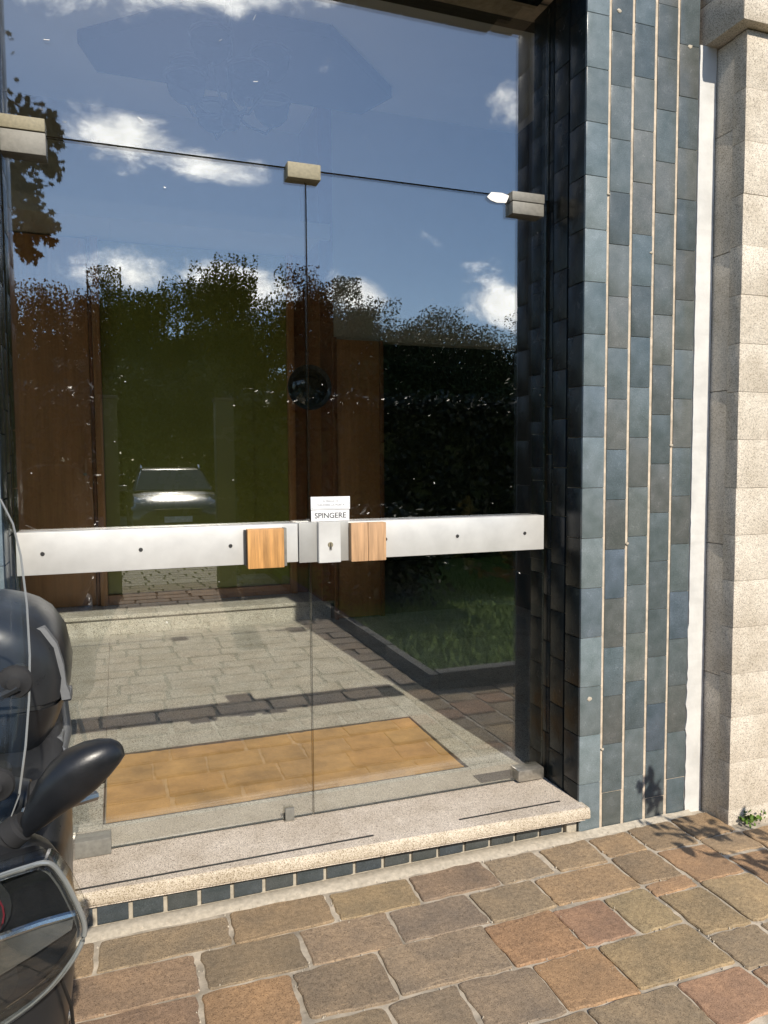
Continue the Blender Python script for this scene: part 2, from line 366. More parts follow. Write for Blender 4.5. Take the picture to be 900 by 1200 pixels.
def near_rows():
    g = .0055; out = []
    A = [(-.62, -.43, GB), (-.43, -.10, TN), (-.09, .28, GB), (.28, .583, (.25, .185, .11)), (.583, .856, YL), (.856, 1.135, (.225, .165, .125)), (1.135, 1.345, (.24, .205, .15)), (1.345, 1.552, (.27, .205, .13))]
    B = [(-.75, -.33, BR), (-.33, .176, (.27, .185, .13)), (.176, .455, GB), (.455, .737, (.255, .195, .14)), (.737, 1.01, GY), (1.01, 1.243, GB), (1.243, 1.552, (.33, .22, .12))]
    Cc = [(-.7, -.2, GB), (-.2, .155, BR), (.155, .40, OR), (.40, .645, (.235, .19, .14)), (.645, .975, (.225, .185, .14)), (.975, 1.205, (.37, .20, .10)), (1.205, 1.39, RD), (1.39, 1.552, (.33, .27, .15))]
    Dd = [(-.6, -.25, TN), (-.25, .12, GB), (.12, .35, TN), (.35, .60, (.24, .195, .13)), (.60, .80, (.22, .185, .14)), (.80, 1.02, (.23, .19, .15)), (1.02, 1.235, OR), (1.235, 1.552, YL)]
    Ee = [(-.6, -.1, GB), (-.1, .2, TN), (.2, .55, BR), (.55, .78, GB), (.78, 1.06, TN), (1.06, 1.33, GB), (1.33, 1.552, RD)]
    for row, ya, yb in ((A, 2.06, 2.205), (B, 1.895, 2.05), (Cc, 1.70, 1.885), (Dd, 1.505, 1.69), (Ee, 1.33, 1.495)):
        for (a, b, c) in row: out.append((a + g, b - g, ya, yb, c))
    cols = [(1.555, 1.735, [2.215, 2.075, 1.90, 1.83, 1.63, 1.47, 1.30, 1.12, .93]), (1.735, 1.935, [2.225, 2.05, 1.85, 1.62, 1.44, 1.22, .99]),
            (1.935, 2.125, [2.235, 2.07, 1.95, 1.74, 1.52, 1.30, 1.13, .99]), (2.125, 2.34, [2.07, 1.88, 1.66, 1.45, 1.2, .99]), (2.34, 2.55, [2.07, 1.93, 1.72, 1.5, 1.27, .99]), (2.55, 2.78, [2.07, 1.83, 1.6, 1.33, .99])]
    pal = [(.33, .225, .125), TN, (.36, .21, .11), YL, GB, (.34, .20, .12), (.27, .215, .13)]; q = 0
    for (a, b, ys) in cols:
        for y1, y0 in zip(ys, ys[1:]): out.append((a + g, b - g, y0 + g, y1 - g, pal[q % 7])); q += 1
    return out
def far_rows():
    y = 1.325; out = []
    while y > -7.8:
        h = rnd.uniform(.16, .21); y0 = y - h; x = -1.3 + rnd.uniform(0, .25)
        xmax = 1.72 if y > -3.1 else 1.72
        while x < xmax - .05:
            w = min(rnd.uniform(.2, .36), xmax - x)
            if xmax - x - w < .12: w = xmax - x
            if not (1.33 > y0 and x + w > 1.555 and y > .93): out.append((x + .009, x + w - .010, y0 + .012, y - .004, tuple(.35 * a_ + .65 * b_ for a_, b_ in zip(rnd.choice(COLS), (.225, .195, .165)))))
            x += w
        y = y0
    return out
near = near_rows(); far = far_rows()
def put_stone(a, b, c, d, col):
    o = stone_mb(a, b, c, d).build('paving_stone', M['stone'], pavement); kf = rnd.uniform(.92, 1.08); mean_ = (.262, .200, .142); av = 0; o.color = (*[(v * .50 + m_ * .50) * kf * t_ for v, m_, t_ in zip(col, mean_, (1.08, 1.06, 1.02))], 1)
for s_ in near: put_stone(*s_)
keep = [s_ for s_ in far if s_[1] > -.35][:292 - len(near)]; ks = set(id(s_) for s_ in keep)
for s_ in keep: put_stone(*s_)
mb = MB()
for s_ in far:
    if id(s_) in ks: continue
    q = stone_mb(*s_[:4], far=True); mb.add(q.v, q.f)
o = mb.build('paving_stone_field', M['stone'], pavement); o.color = (.36, .32, .265, 1); o['kind'] = 'stuff'
# fillet of mortar along the riser
mb = MB(); xs = np.linspace(XL, 2.06, 40)
mb.loft([[(x, 2.281 if x < 1.52 else YF + .004, .0), (x, 2.271 if x < 1.52 else YF - .004, .005 + rnd.uniform(-.002, .003)), (x, (2.236 if x < 1.5 else 2.250) + rnd.uniform(-.008, .008), .003), (x, 2.21 + rnd.uniform(-.006, .006), -.008), (x, 2.281 if x < 1.52 else YF + .004, -.02)] for x in xs])
mb.build('mortar_fillet', M['mortar'], pavement, smooth=True)

mb = MB()
for _ in range(700):
    u = rnd.random()
    if u < .35: x, y = rnd.uniform(-.2, 2.1), 2.262 - abs(rnd.gauss(0, .03))
    else:
        q = rnd.choice(near); e_ = rnd.random() < .5
        x, y = (rnd.uniform(q[0], q[1]), rnd.choice((q[2], q[3])) + rnd.gauss(0, .007)) if e_ else (rnd.choice((q[0], q[1])) + rnd.gauss(0, .007), rnd.uniform(q[2], q[3]))
    r = rnd.choice((.0012, .0016, .002, .003)); z = .0012
    mb.add([(x - r, y - r * .8, z - .004), (x + r, y - r * .3, z - .004), (x + r * .1, y + r, z - .004), (x + rnd.uniform(-.5, .5) * r, y, z + r * .9)], [(0, 1, 3), (1, 2, 3), (2, 0, 3)])
o = mb.build('grit', M['mortar'], pavement); o['kind'] = 'stuff'
lawn = tag(box(1.80, 7.4, -7.7, .86, -.02, .055).build('lawn', M['turf']), kind='structure')
for i in range(8):
    MB().box(1.80 + i * .70, 1.80 + i * .70 + .694, .865, .955, -.03, .095 + rnd.uniform(-.003, .003)).build('kerb_block', M['kerb'], lawn, bevel=.008)
for i in range(6):
    MB().box(1.735, 1.795, .86 - (i + 1) * .70 + .006, .86 - i * .70 + .09 * (i == 0), -.03, .093 + rnd.uniform(-.003, .003)).build('kerb_block', M['kerb'], lawn, bevel=.008)
rng = np.random.default_rng(3)
n = 26000; gx = rng.uniform(1.82, 7.2, n); gy = .84 - np.abs(rng.normal(0, 2.2, n)); gy = np.where(gy < -7.5, rng.uniform(-3, .8, n), gy)
h = rng.uniform(.03, .075, n); la = rng.uniform(0, 6.28, n); w = .004
V = np.stack([np.stack([gx - w * np.cos(la), gy - w * np.sin(la), np.full(n, .05)], 1), np.stack([gx + w * np.cos(la), gy + w * np.sin(la), np.full(n, .05)], 1),
              np.stack([gx + rng.normal(0, .018, n), gy + rng.normal(0, .018, n), .055 + h], 1)], 1).reshape(-1, 3)
o = link('grass', fast_mesh('grass', V, np.arange(n * 3).reshape(-1, 3), M['grass'])); tag(o, 'short green grass covering the kerbed lawn bed', 'grass', kind='stuff')

# ------------------------------------------------------------------ tiled piers and lintel
def tile_mesh(name, w, h, d=.012, bev=.0015, mt='tile'):          # lies in the xz plane, face towards -y
    o = MB().box(-w / 2, w / 2, -d, 0, -h / 2, h / 2).build(name, M[mt], bevel=bev); me = o.data; bpy.data.objects.remove(o); return me
PITCH_Z, COLW = .1815, .0955
T_F = tile_mesh('tile', .0862, PITCH_Z - .0014); T_C = tile_mesh('tile', .090, PITCH_Z - .0018); T_J = tile_mesh('tile', .0905, PITCH_Z - .003, mt='tile_shade'); T_S = tile_mesh('tile', .046, PITCH_Z - .003, mt='tile_shade')
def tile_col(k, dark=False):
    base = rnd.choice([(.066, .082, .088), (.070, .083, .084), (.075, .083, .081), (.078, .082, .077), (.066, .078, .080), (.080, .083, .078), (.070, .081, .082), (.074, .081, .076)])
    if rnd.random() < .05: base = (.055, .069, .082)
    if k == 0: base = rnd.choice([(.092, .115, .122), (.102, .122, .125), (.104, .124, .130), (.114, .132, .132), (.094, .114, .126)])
    if dark: base = rnd.choice([(.012, .017, .018), (.015, .018, .018), (.010, .015, .019), (.017, .018, .016)])  # reveal and soffit tiles: their shade is put into the glaze colour
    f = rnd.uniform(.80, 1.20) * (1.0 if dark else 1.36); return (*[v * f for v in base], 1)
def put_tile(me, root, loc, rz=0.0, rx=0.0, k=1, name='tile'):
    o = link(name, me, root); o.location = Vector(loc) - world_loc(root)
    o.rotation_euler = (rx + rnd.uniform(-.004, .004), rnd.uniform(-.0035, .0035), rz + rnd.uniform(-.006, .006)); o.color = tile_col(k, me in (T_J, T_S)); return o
def rows(off):
    z = off - PITCH_Z / 2
    while z < 3.22: 
        if z > .02: yield z
        z += PITCH_Z
pier = thing('tiled_pier', 'tall pier of blue-grey glazed tiles right of the glass doors', 'pier', (1.81, 2.4, 0))
part(box(XR + .0125, 2.0438, YF + .0035, 2.52, -.02, 3.30), 'mortar_core', M['grout'], pier)
offs = [.178, .135, .178 + .005, .095, .06]
xc = [1.6070, 1.7055, 1.8035, 1.9015, 1.9985 + .0005]
for k in range(5):
    off = [.178, .315, .178, .262, .322][k] - .1815
    for z in rows(off + .1815 * 1):
        lo = z - PITCH_Z / 2
        if k == 0: put_tile(T_C, pier, (xc[k], YF + .012, z), k=0)
        else: put_tile(T_F, pier, (xc[k], YF + .012 + rnd.uniform(-.0008, .0008), z), k=k)
# cut pieces that reach the pavement
for k in range(5):
    off = ([.178, .315, .178, .262, .322][k]) - .1815
    top = off if off > .02 else off + .1815
    zz = [z for z in rows(off + .1815)][0] - PITCH_Z / 2
    if zz > .02:
        w = .090 if k == 0 else .0825
        o = MB().box(xc[k] - w / 2, xc[k] + w / 2, YF, YF + .012, .002, zz - .0028).build('tile', M['tile'], bevel=.002); o.parent = pier; o.matrix_parent_inverse = Matrix.Translation(-world_loc(pier)); o.color = tile_col(k)
for (cx_, cz_, w_) in ((1.690, 2.925, .016), (2.00, 2.86, .018), (1.845, 2.115, .014), (1.602, .497, .020), (1.758, 1.06, .012), (1.948, 1.42, .012), (1.655, 2.30, .010), (1.66, .30, .012)):
    a_ = [(cx_ + w_ * (.6 + rnd.uniform(-.2, .2)) * math.cos(t), cz_ + w_ * .35 * (1 + rnd.uniform(-.4, .4)) * math.sin(t)) for t in np.linspace(0, 6.28, 8)[:-1]]
    mb = MB(); mb.loft([[(x, YF + .001, z) for x, z in a_], [(x, YF - .0022, z) for x, z in a_], [(cx_ + (x - cx_) * .6, YF - .0035, cz_ + (z - cz_) * .6) for x, z in a_]]); part(mb, 'mortar_chip', M['mortar'], pier)
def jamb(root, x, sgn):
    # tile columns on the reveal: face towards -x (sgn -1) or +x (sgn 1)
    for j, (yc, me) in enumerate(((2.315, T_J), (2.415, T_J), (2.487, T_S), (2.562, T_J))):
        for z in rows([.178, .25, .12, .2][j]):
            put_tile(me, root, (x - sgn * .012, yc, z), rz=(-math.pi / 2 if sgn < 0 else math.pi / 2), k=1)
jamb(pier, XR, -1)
lpier = thing('tiled_pier', 'dark tiled pier at the far left edge behind the scooter', 'pier', (-.6, 2.4, 0))
part(box(-.95, XL - .0125, YF + .0125, 2.52, -.02, 3.30), 'mortar_core', M['grout'], lpier)
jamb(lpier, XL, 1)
for k in range(2):
    for z in rows([.178, .26][k]): put_tile(T_F if k else T_C, lpier, (XL - .048 - k * .098, YF + .012, z), k=k)
lint = thing('tiled_lintel', 'dark tiled lintel soffit above the glass doors', 'lintel', (.63, 2.4, ZT))
part(box(XL - .008, XR + .008, YF + .014, 2.62, ZT + .0125, 3.50), 'mortar_core', M['grout'], lint)
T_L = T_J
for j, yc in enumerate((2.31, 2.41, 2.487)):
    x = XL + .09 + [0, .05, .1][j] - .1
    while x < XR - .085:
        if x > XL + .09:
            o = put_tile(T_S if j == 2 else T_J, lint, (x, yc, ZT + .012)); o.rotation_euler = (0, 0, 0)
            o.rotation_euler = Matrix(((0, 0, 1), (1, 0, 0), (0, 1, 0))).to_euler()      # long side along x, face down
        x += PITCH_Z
x = XL + .06
while x < XR:
    for q in range(2):
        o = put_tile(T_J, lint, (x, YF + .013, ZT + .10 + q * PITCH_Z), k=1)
    x += COLW

mb = MB(); zz = np.linspace(-.01, 2.872, 120)
rg_ = [(2.0445 - (abs(rnd.gauss(0, .0035)) if z < .75 else abs(rnd.gauss(0, .0010))), z) for z in zz]
mb.loft([[(xl_, YF - .004 + rnd.uniform(-.0006, .0006), z), (2.1175, YF - .006 + rnd.uniform(-.0005, .0005), z), (2.1175, 2.4, z), (2.046, 2.4, z), (xl_, YF + .006, z)] for xl_, z in rg_])
trim = mb.build('white_trim', M['trim'])
tag(trim, 'narrow white painted strip between tiled pier and granite pilaster', 'trim strip')
pil = thing('granite_pilaster', 'speckled granite pilaster with a projecting cap at the right edge', 'pilaster', (2.35, 2.2, 0))
z = -.01; i = 0
zs = [-.01, .055, .235, .408, .571, .746, .92, 1.089, 1.262, 1.437, 1.61, 1.783, 1.956, 2.13, 2.308, 2.49, 2.672, 2.868]
for z0, z1 in zip(zs, zs[1:]):
    j = rnd.uniform(-.0012, .0012); part(MB().box(2.1195, 2.75, 2.115 + j, 2.172, z0 + .0006, z1 - .0006), 'granite_block', M['gran_old'], pil, bevel=.0009)
for z0, z1 in zip((-.01, .55, 1.05, 1.62, 2.12, 2.55), (.55, 1.05, 1.62, 2.12, 2.55, 2.868)):
    part(MB().box(2.1225 + rnd.uniform(-.001, .001), 2.75, 2.1735, 2.45, z0 + .0015, z1 - .0015), 'granite_block', M['gran_old'], pil, bevel=.0009)
part(MB().box(2.066, 2.9, 2.078, 2.45, 2.8725, 3.02), 'cap', M['gran_old'], pil, bevel=.012)
part(MB().box(2.071, 2.9, 2.084, 2.45, 3.0215, 3.40), 'granite_block', M['gran_old'], pil, bevel=.006)

# ------------------------------------------------------------------ doorstep
step = thing('doorstep', 'speckled granite doorstep with dark tile riser under the glass doors', 'doorstep', (.63, 2.35, 0))
def nosing(x0, x1):
    prof = [(.03, .0725), (.008, .0725), (.002, .0755), (.0, .082), (.001, .103), (.003, .110), (.008, ZS)]
    mb = MB(); n = 60; rings = []
    for i in range(n + 1):
        x = x0 + (x1 - x0) * i / n
        yn = 2.2555 - .030 * x - (.004 if x > 1.56 else 0)
        rings.append([((x, y, z) if y > 2 else (x, yn + y + rnd.uniform(-.0010, .0010), z + rnd.uniform(-.0008, .0008))) for y, z in prof] + [(x, 2.285, ZS), (x, 2.285, .0725)])
    mb.loft(rings); return mb
part(nosing(XL, 1.572), 'nosing', M['nose'], step, smooth=True)
sl = [(XL, 2.2555 + .009 + .0085), (XR - .002, 2.2555 - .047 + .0085), (XR - .002, 2.66), (XL, 2.66)]
mb = MB(); mb.loft([[(x, y, .067) for x, y in sl], [(x, y, ZS + .0006) for x, y in sl]]); part(mb, 'granite_slab', M['gran'], step)
# the two slots
part(box(-.16, .775, 2.2865, 2.2945, ZS + .0008, ZS + .0024), 'slot', M['black'], step)
part(box(1.091, 1.50, 2.2865, 2.2935, ZS + .0008, ZS + .0024), 'slot', M['black'], step)
part(box(XL, 1.56, 2.290, 2.45, -.02, .0655), 'mortar_core', M['grey_grout'], step)
x = -.292; T_R = tile_mesh('riser_tile', .088, .066)
while x < 1.50:
    w = .088
    o = put_tile(T_R, step, (x + w / 2, 2.290, .0385), name='riser_tile'); o.location.y += rnd.uniform(-.001, .001)
    o.color = (*[v * .8 for v in rnd.choice([(.066, .078, .083), (.075, .082, .080), (.058, .070, .078)])], 1)
    x += .1003
part(box(1.515, 1.558, 2.268, 2.30, .0, .070), 'mortar_block', M['grey_grout'], step, bevel=.004)

# ------------------------------------------------------------------ glass doors, transom and fittings
def pane(x0, x1, z0, z1, root, name='pane'):
    mb = MB(); y0, y1 = YG - .005, YG + .005
    v = [(x0, y0, z0), (x1, y0, z0), (x1, y1, z0), (x0, y1, z0), (x0, y0, z1), (x1, y0, z1), (x1, y1, z1), (x0, y1, z1)]
    mb.add(v, [(0, 1, 5, 4), (2, 3, 7, 6)], 0); mb.add(v, [(0, 3, 2, 1), (4, 5, 6, 7), (1, 2, 6, 5), (3, 0, 4, 7)], 1)
    return part(mb, name, [M['pane'], M['edge']], root)
BZ0, BZ1, BY = 1.031, 1.160, 2.440
def bar(x0, x1, root, screws):
    b = part(box(x0, x1, BY, 2.494, BZ0, BZ1), 'push_bar', M['alu'], root, bevel=.002)
    for x in screws: 
        q = MB().lathe([(.0001, -.003), (.0055, -.003), (.0065, -.001), (.0065, .004)], (x, BY, 1.095), 12, 'y').build('screw', M['screw'], None, smooth=True)
        q.parent = b
    return b
def subpart(mb, name, mat, par, root, **k):
    q = mb.build(name, mat, None, **k); q.parent = par; return q
dl = thing('glass_door', 'left glass door leaf with orange wood block on its push bar', 'glass door', (.16, 2.5, ZS), 'pair of frameless glass doors')
pane(XL + .004, .6202, .124, 2.337, dl)
bl = bar(XL + .008, .566, dl, (-.217, .064, .342))
part(box(.392, .512, 2.404, 2.4395, 1.020, 1.149), 'handle_block', M['oak_a'], dl, bevel=.003)
part(box(.3845, .3915, 2.425, 2.4395, 1.030, 1.146), 'handle_plate_or_shade', M['dark'], dl)  # dark strip: shadow beside the wood block modelled as a plate
part(box(.512, .521, 2.407, 2.4395, 1.024, 1.150), 'handle_plate_or_shade', M['alu_d'], dl, bevel=.001)
part(box(XL + .004, -.05, 2.470, 2.53, .1175, .172), 'bottom_fitting', M['alu_d'], dl, bevel=.003)
part(box(-.165, -.158, 2.4685, 2.53, .1165, .174), 'fitting_joint', M['steel'], dl)
part(box(XL + .004, -.17, 2.467, 2.533, 2.274, 2.3385), 'hinge_clamp', M['alu_d'], dl, bevel=.003)
dr = thing('glass_door', 'right glass door leaf with lock case and pale wood block', 'glass door', (1.09, 2.5, ZS), 'pair of frameless glass doors')
pane(.6245, XR - .010, .124, 2.337, dr)
br_ = bar(.5685, 1.517, dr, (.879, 1.156, 1.434))
lk = MB(); zz0, zz1 = 1.027, 1.164
ring = [(.6315, BY - .0005), (.6315, BY - .024), (.6330, BY - .026), (.7075, BY - .026), (.709, BY - .024), (.709, BY - .0005)]
lk.loft([[(x, y, zz0) for x, y in ring], [(x, y, zz1) for x, y in ring]])
lock = part(lk, 'lock_case', M['alu'], dr)
part(box(.5687, .6312, BY - .0055, BY - .0004, 1.028, 1.1625), 'lock_flange', M['alu_m'], dr, bevel=.001)  # side strips greyer than the lock case front
part(box(.7094, .7425, BY - .0055, BY - .0004, 1.028, 1.1625), 'lock_flange', M['alu_m'], dr, bevel=.001)
subpart(MB().lathe([(.0001, -.0285), (.0085, -.0285), (.0095, -.026), (.0095, -.02)], (.672, BY, 1.087), 16, 'y'), 'lock_cylinder', M['brass'], lock, dr, smooth=True)
subpart(box(.6705, .6735, BY - .0300, BY - .0287, 1.074, 1.093), 'keyhole', M['black'], lock, dr)
subpart(box(.668, .676, BY - .029, BY - .0262, 1.070, 1.080), 'keyway_plate', M['steel'], lock, dr)
part(box(.7430, .8035, 2.406, 2.4395, 1.026, 1.158), 'handle_block', M['oak_b'], dr, bevel=.003)
part(box(.8042, .8695, 2.406, 2.4395, 1.026, 1.158), 'handle_block', M['oak_b'], dr, bevel=.003)
part(box(1.392, 1.524, 2.467, 2.533, 2.272, 2.3165), 'hinge_clamp', M['alu_d'], dr, bevel=.003)
part(box(1.43, 1.545, 2.468, 2.535, .122, .168), 'bottom_fitting', M['steel'], dr, bevel=.008)
def flecks(root, x0, x1, z0, z1, n_, seed):
    rg = random.Random(seed); mb = MB()
    for _ in range(n_):
        x, z = rg.uniform(x0, x1), rg.uniform(z0, z1); l = rg.choice([.002, .003, .004, .005, .009]) ; a = rg.uniform(0, 3.14); w = l * rg.uniform(.15, .6)
        q = [(x + u * math.cos(a) * l / 2 - v * math.sin(a) * w / 2, z + u * math.sin(a) * l / 2 + v * math.cos(a) * w / 2) for u, v in ((-1, -.3), (0, -1), (1, .2), (.2, 1))]
        mb.loft([[(c, 2.4948, d) for c, d in q], [(c, 2.4940, d) for c, d in q]])
    o = part(mb, 'paint_flecks', M['white'], root); o['kind'] = 'stuff'
flecks(dl, XL + .03, .60, .2, 2.3, 16, 1); flecks(dr, .64, 1.53, .2, 2.3, 16, 2)
tr = thing('transom_window', 'fixed glass transom above the two glass doors', 'transom', (.63, 2.5, 2.34), None)
pane(XL + .003, XR - .003, 2.3425, ZT + .006, tr)
part(box(.555, .668, 2.466, 2.534, 2.3015, 2.352), 'centre_clamp', M['brass'], tr, bevel=.004)
part(box(XL + .004, -.171, 2.466, 2.534, 2.3415, 2.380), 'top_clamp', M['brass'], tr, bevel=.003)
part(box(1.390, 1.526, 2.466, 2.534, 2.3185, 2.352), 'top_clamp', M['alu_d'], tr, bevel=.003)
mb = MB(); ring = []
pts = [(1.300, 2.328), (1.318, 2.347), (1.36, 2.349), (1.389, 2.343), (1.42, 2.353), (1.389, 2.336), (1.378, 2.315), (1.34, 2.312), (1.315, 2.318)]
mb.loft([[(x, 2.4945, z) for x, z in pts], [(x, 2.4925, z) for x, z in pts]])
part(mb, 'tape_residue', M['white'], tr)
mb = MB()
for (px_, pz_, a, l) in ((.648, 2.235, -1, .028), (.10, 2.43, -.5, .016), (.46, 2.60, .3, .014), (.46, 2.80, 1.2, .02), (-.16, 2.62, .2, .015), (.35, 2.71, .8, .012)):
    if pz_ < 2.35: continue
    c_, s_ = math.cos(a) * l / 2, math.sin(a) * l / 2; t = .0016
    mb.add([(px_ - c_ - t, 2.4948, pz_ - s_), (px_ + c_, 2.4948, pz_ + s_ - t), (px_ + c_ + t, 2.4948, pz_ + s_), (px_ - c_, 2.4948, pz_ - s_ + t),
            (px_ - c_ - t, 2.4938, pz_ - s_), (px_ + c_, 2.4938, pz_ + s_ - t), (px_ + c_ + t, 2.4938, pz_ + s_), (px_ - c_, 2.4938, pz_ - s_ + t)],
           [(0, 1, 2, 3), (4, 5, 6, 7), (0, 1, 5, 4), (1, 2, 6, 5), (2, 3, 7, 6), (3, 0, 4, 7)])
part(mb, 'paint_flecks', M['white'], tr)
o = box(1.30, 1.50, 2.53, 2.60, ZS + .0008, ZS + .004).build('floor_spring_plate', M['screw'], bevel=.001)
tag(o, 'dark metal floor spring plate under the right door pivot', 'floor plate')
ds = thing('door_stop', 'small square metal door stop on the sill at the door seam', 'door stop', (.535, 2.52, ZS))
part(box(.515, .552, 2.485, 2.545, ZS + .0008, ZS + .006), 'base_plate', M['steel'], ds)
part(box(.517, .550, 2.478, 2.492, ZS + .0065, ZS + .050), 'upright', M['alu_d'], ds, bevel=.004)

def text_mesh(s, size, mat, x, z, y, bold=0.0, name='lettering'):
    cu_ = bpy.data.curves.new('t', 'FONT'); cu_.body = s; cu_.size = size; cu_.align_x = 'CENTER'; cu_.align_y = 'CENTER'; cu_.extrude = .0002; cu_.offset = bold
    to = bpy.data.objects.new('t', cu_); C.objects.link(to); bpy.context.view_layer.update()
    me = bpy.data.meshes.new_from_object(to.evaluated_get(bpy.context.evaluated_depsgraph_get())); bpy.data.objects.remove(to)
    me.transform(Matrix.Translation((x, y, z)) @ Matrix.Rotation(math.pi / 2, 4, 'X')); me.materials.clear(); me.materials.append(mat); me.name = name
    return me
def sign(x0, x1, z0, z1, label, lines, border):
    root = thing('door_sign', label, 'sign', ((x0 + x1) / 2, 2.494, z0)); y = 2.4885
    part(box(x0, x1, y, 2.4945, z0, z1), 'plate', M['paper'], root, bevel=.0008)
    inv = Matrix.Translation(-world_loc(root))
    for (s, size, dz, mat, bold) in lines:
        o = link('lettering', text_mesh(s, size, mat, (x0 + x1) / 2, (z0 + z1) / 2 + dz, y - .0004, bold), root); o.matrix_parent_inverse = inv
    if border:
        mb = MB(); m_ = .0035; t = .0007
        for a in ((x0 + m_, x1 - m_, z0 + m_, z0 + m_ + t), (x0 + m_, x1 - m_, z1 - m_ - t, z1 - m_), (x0 + m_, x0 + m_ + t, z0 + m_ + t, z1 - m_ - t), (x1 - m_ - t, x1 - m_, z0 + m_ + t, z1 - m_ - t)):
            mb.box(a[0], a[1], y - .0006, y - .0001, a[2], a[3])
        part(mb, 'border', M['ink_b'], root)
sign(.6255, .762, 1.1615, 1.1995, 'small white plate reading SPINGERE just above the lock', [('SPINGERE', .0262, -.0005, M['ink'], .0004)], False)
sign(.6245, .765, 1.2012, 1.246, 'small white plate with two lines of fine print above the SPINGERE plate', [('SI PREGA DI', .0105, .0065, M['ink_b'], 0), ('CHIUDERE LA PORTA', .0105, -.0065, M['ink_b'], 0)], True)

# ------------------------------------------------------------------ entrance hall
hall = tag(box(-2.5, 4.4, 2.52, 9.2, -.2, .095).build('hall_floor', M['grey_grout']), kind='structure')
xsl = [-2.5, -1.49, -.08, 1.325, 2.74, 4.4]; ysl = [2.6605, 3.82, 4.74, 5.735]
for a, b in zip(xsl, xsl[1:]):
    for c, d in zip(ysl, ysl[1:]):
        if a > -.1 and b < 1.4 and c < 3:            # round the mat well
            for q in ((a, b, c, 2.690), (a, b, 3.342, d)):
                MB().box(q[0] + .001, q[1] - .001, q[2] + .001, q[3] - .001, .09, ZS).build('floor_slab', M['gran_in'], hall)
            continue
        MB().box(a + .001, b - .001, c + .001, d - .001, .09, ZS + rnd.uniform(-.0003, .0003)).build('floor_slab', M['gran_in'], hall)
mat = thing('doormat', 'orange coir doormat set in a dark framed well in the hall floor', 'doormat', (.62, 3.0, .095))
n_ = 46; mb = MB(); rng = np.random.default_rng(5)
gx = np.linspace(-.070, 1.315, 60); gy = np.linspace(2.70, 3.333, 30)
mb.v = [(float(a), float(b), .1115 + float(rng.uniform(-.0015, .0015)) + .003 * math.sin(a * 3.1) * math.sin(b * 5)) for b in gy for a in gx]
for i in range(29):
    for j in range(59): mb.f.append((i * 60 + j, i * 60 + j + 1, (i + 1) * 60 + j + 1, (i + 1) * 60 + j)); mb.mi.append(0)
part(mb, 'pile', M['coir'], mat, smooth=True)
mb = MB(); e = .004
for a in ((-.0785, 1.3235, 2.691, 2.695), (-.0785, 1.3235, 3.3375, 3.3415), (-.0785, -.0745, 2.695, 3.3375), (1.3195, 1.3235, 2.695, 3.3375)): mb.box(*a, .095, ZS + .001)
part(mb, 'frame', M['dark'], mat)
hstep = tag(box(-2.5, 1.60, 5.76, 6.4, .095, .236).build('hall_step', M['gran_in']), kind='structure')
box(-2.5, 1.617, 5.735, 6.4, .2365, .264).build('tread', M['gran_in'], hstep, bevel=.004)
struct(box(-2.62, -2.5, 2.62, 2.8, -.2, 4.12).box(-2.62, -2.5, 6.15, 9.2, -.2, 4.12).box(-2.62, -2.5, 2.8, 6.15, -.2, .3).box(-2.62, -2.5, 2.8, 6.15, 3.95, 4.12), 'hall_left_wall', M['plaster'])  # large opening added out of view to let fill daylight into the hall
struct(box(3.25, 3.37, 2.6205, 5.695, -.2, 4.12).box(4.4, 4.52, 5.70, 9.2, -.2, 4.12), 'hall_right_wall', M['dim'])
struct(box(-2.49, 3.24, 2.6215, 2.95, 3.225, 4.12), 'added_dark_block', M['dim'])  # dark block added to keep the bright ceiling out of the soffit reflection
struct(box(-4.2, XL - .013, 2.522, 2.62, -.2, 4.12).box(XR + .013, 7.5, 2.522, 2.62, -.2, 4.12).box(XL - .012, XR + .012, 2.522, 2.62, ZT + .46, 4.12), 'front_wall', M['plaster'])
struct(box(-2.62, 4.52, 2.5225, 9.2, 4.1215, 4.25), 'hall_ceiling', M['ceil'])
struct(box(-2.5, 1.63, 6.30, 6.42, .0, 4.12), 'hall_back_wall', M['plaster'])
struct(box(1.632, 4.4, 5.70, 5.82, 2.335, 4.12).box(3.75, 4.4, 5.70, 5.82, .1, 2.334), 'lobby_wall', M['plaster'])
struct(box(1.52, 1.631, 5.70, 6.42, .265, 4.12), 'lobby_side_wall', M['brown_d'])
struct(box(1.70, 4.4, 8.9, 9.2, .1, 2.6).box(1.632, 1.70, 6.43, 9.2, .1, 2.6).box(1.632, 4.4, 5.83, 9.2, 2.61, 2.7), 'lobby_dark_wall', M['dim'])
struct(box(-.0, 1.60, 5.66, 6.28, 3.085, 3.20).box(-2.5, -.002, 5.66, 6.28, 3.085, 3.20), 'hall_beam', M['plaster'])
wd = thing('wooden_door', 'tall brown veneer door left of the olive glazed screen', 'door', (-.6, 6.2, .264))
part(box(-1.02, -.175, 6.17, 6.21, .27, 3.07), 'door_leaf', M['brown'], wd, bevel=.002)
part(box(-.171, -.148, 6.155, 6.22, .266, 3.08), 'frame_post', M['brown_d'], wd, bevel=.003)
part(box(-.145, -.09, 6.12, 6.22, .266, 3.08), 'frame_post', M['brown'], wd, bevel=.004)
part(box(-1.10, -1.025, 6.15, 6.22, .266, 3.08), 'frame_post', M['brown_d'], wd, bevel=.003)
part(box(-1.02, -.175, 6.165, 6.169, .55, .556), 'inlay_line', M['brown_d'], wd)
part(box(-.24, -.215, 6.12, 6.168, 1.28, 1.30), 'handle', M['brass'], wd, bevel=.003)
gs = thing('glazed_screen', 'olive green glass screen in a brown frame at the back of the hall', 'glazed screen', (.65, 6.2, .264))
part(box(-.088, 1.359, 6.185, 6.20, .345, 3.07), 'green_pane', M['green'], gs)
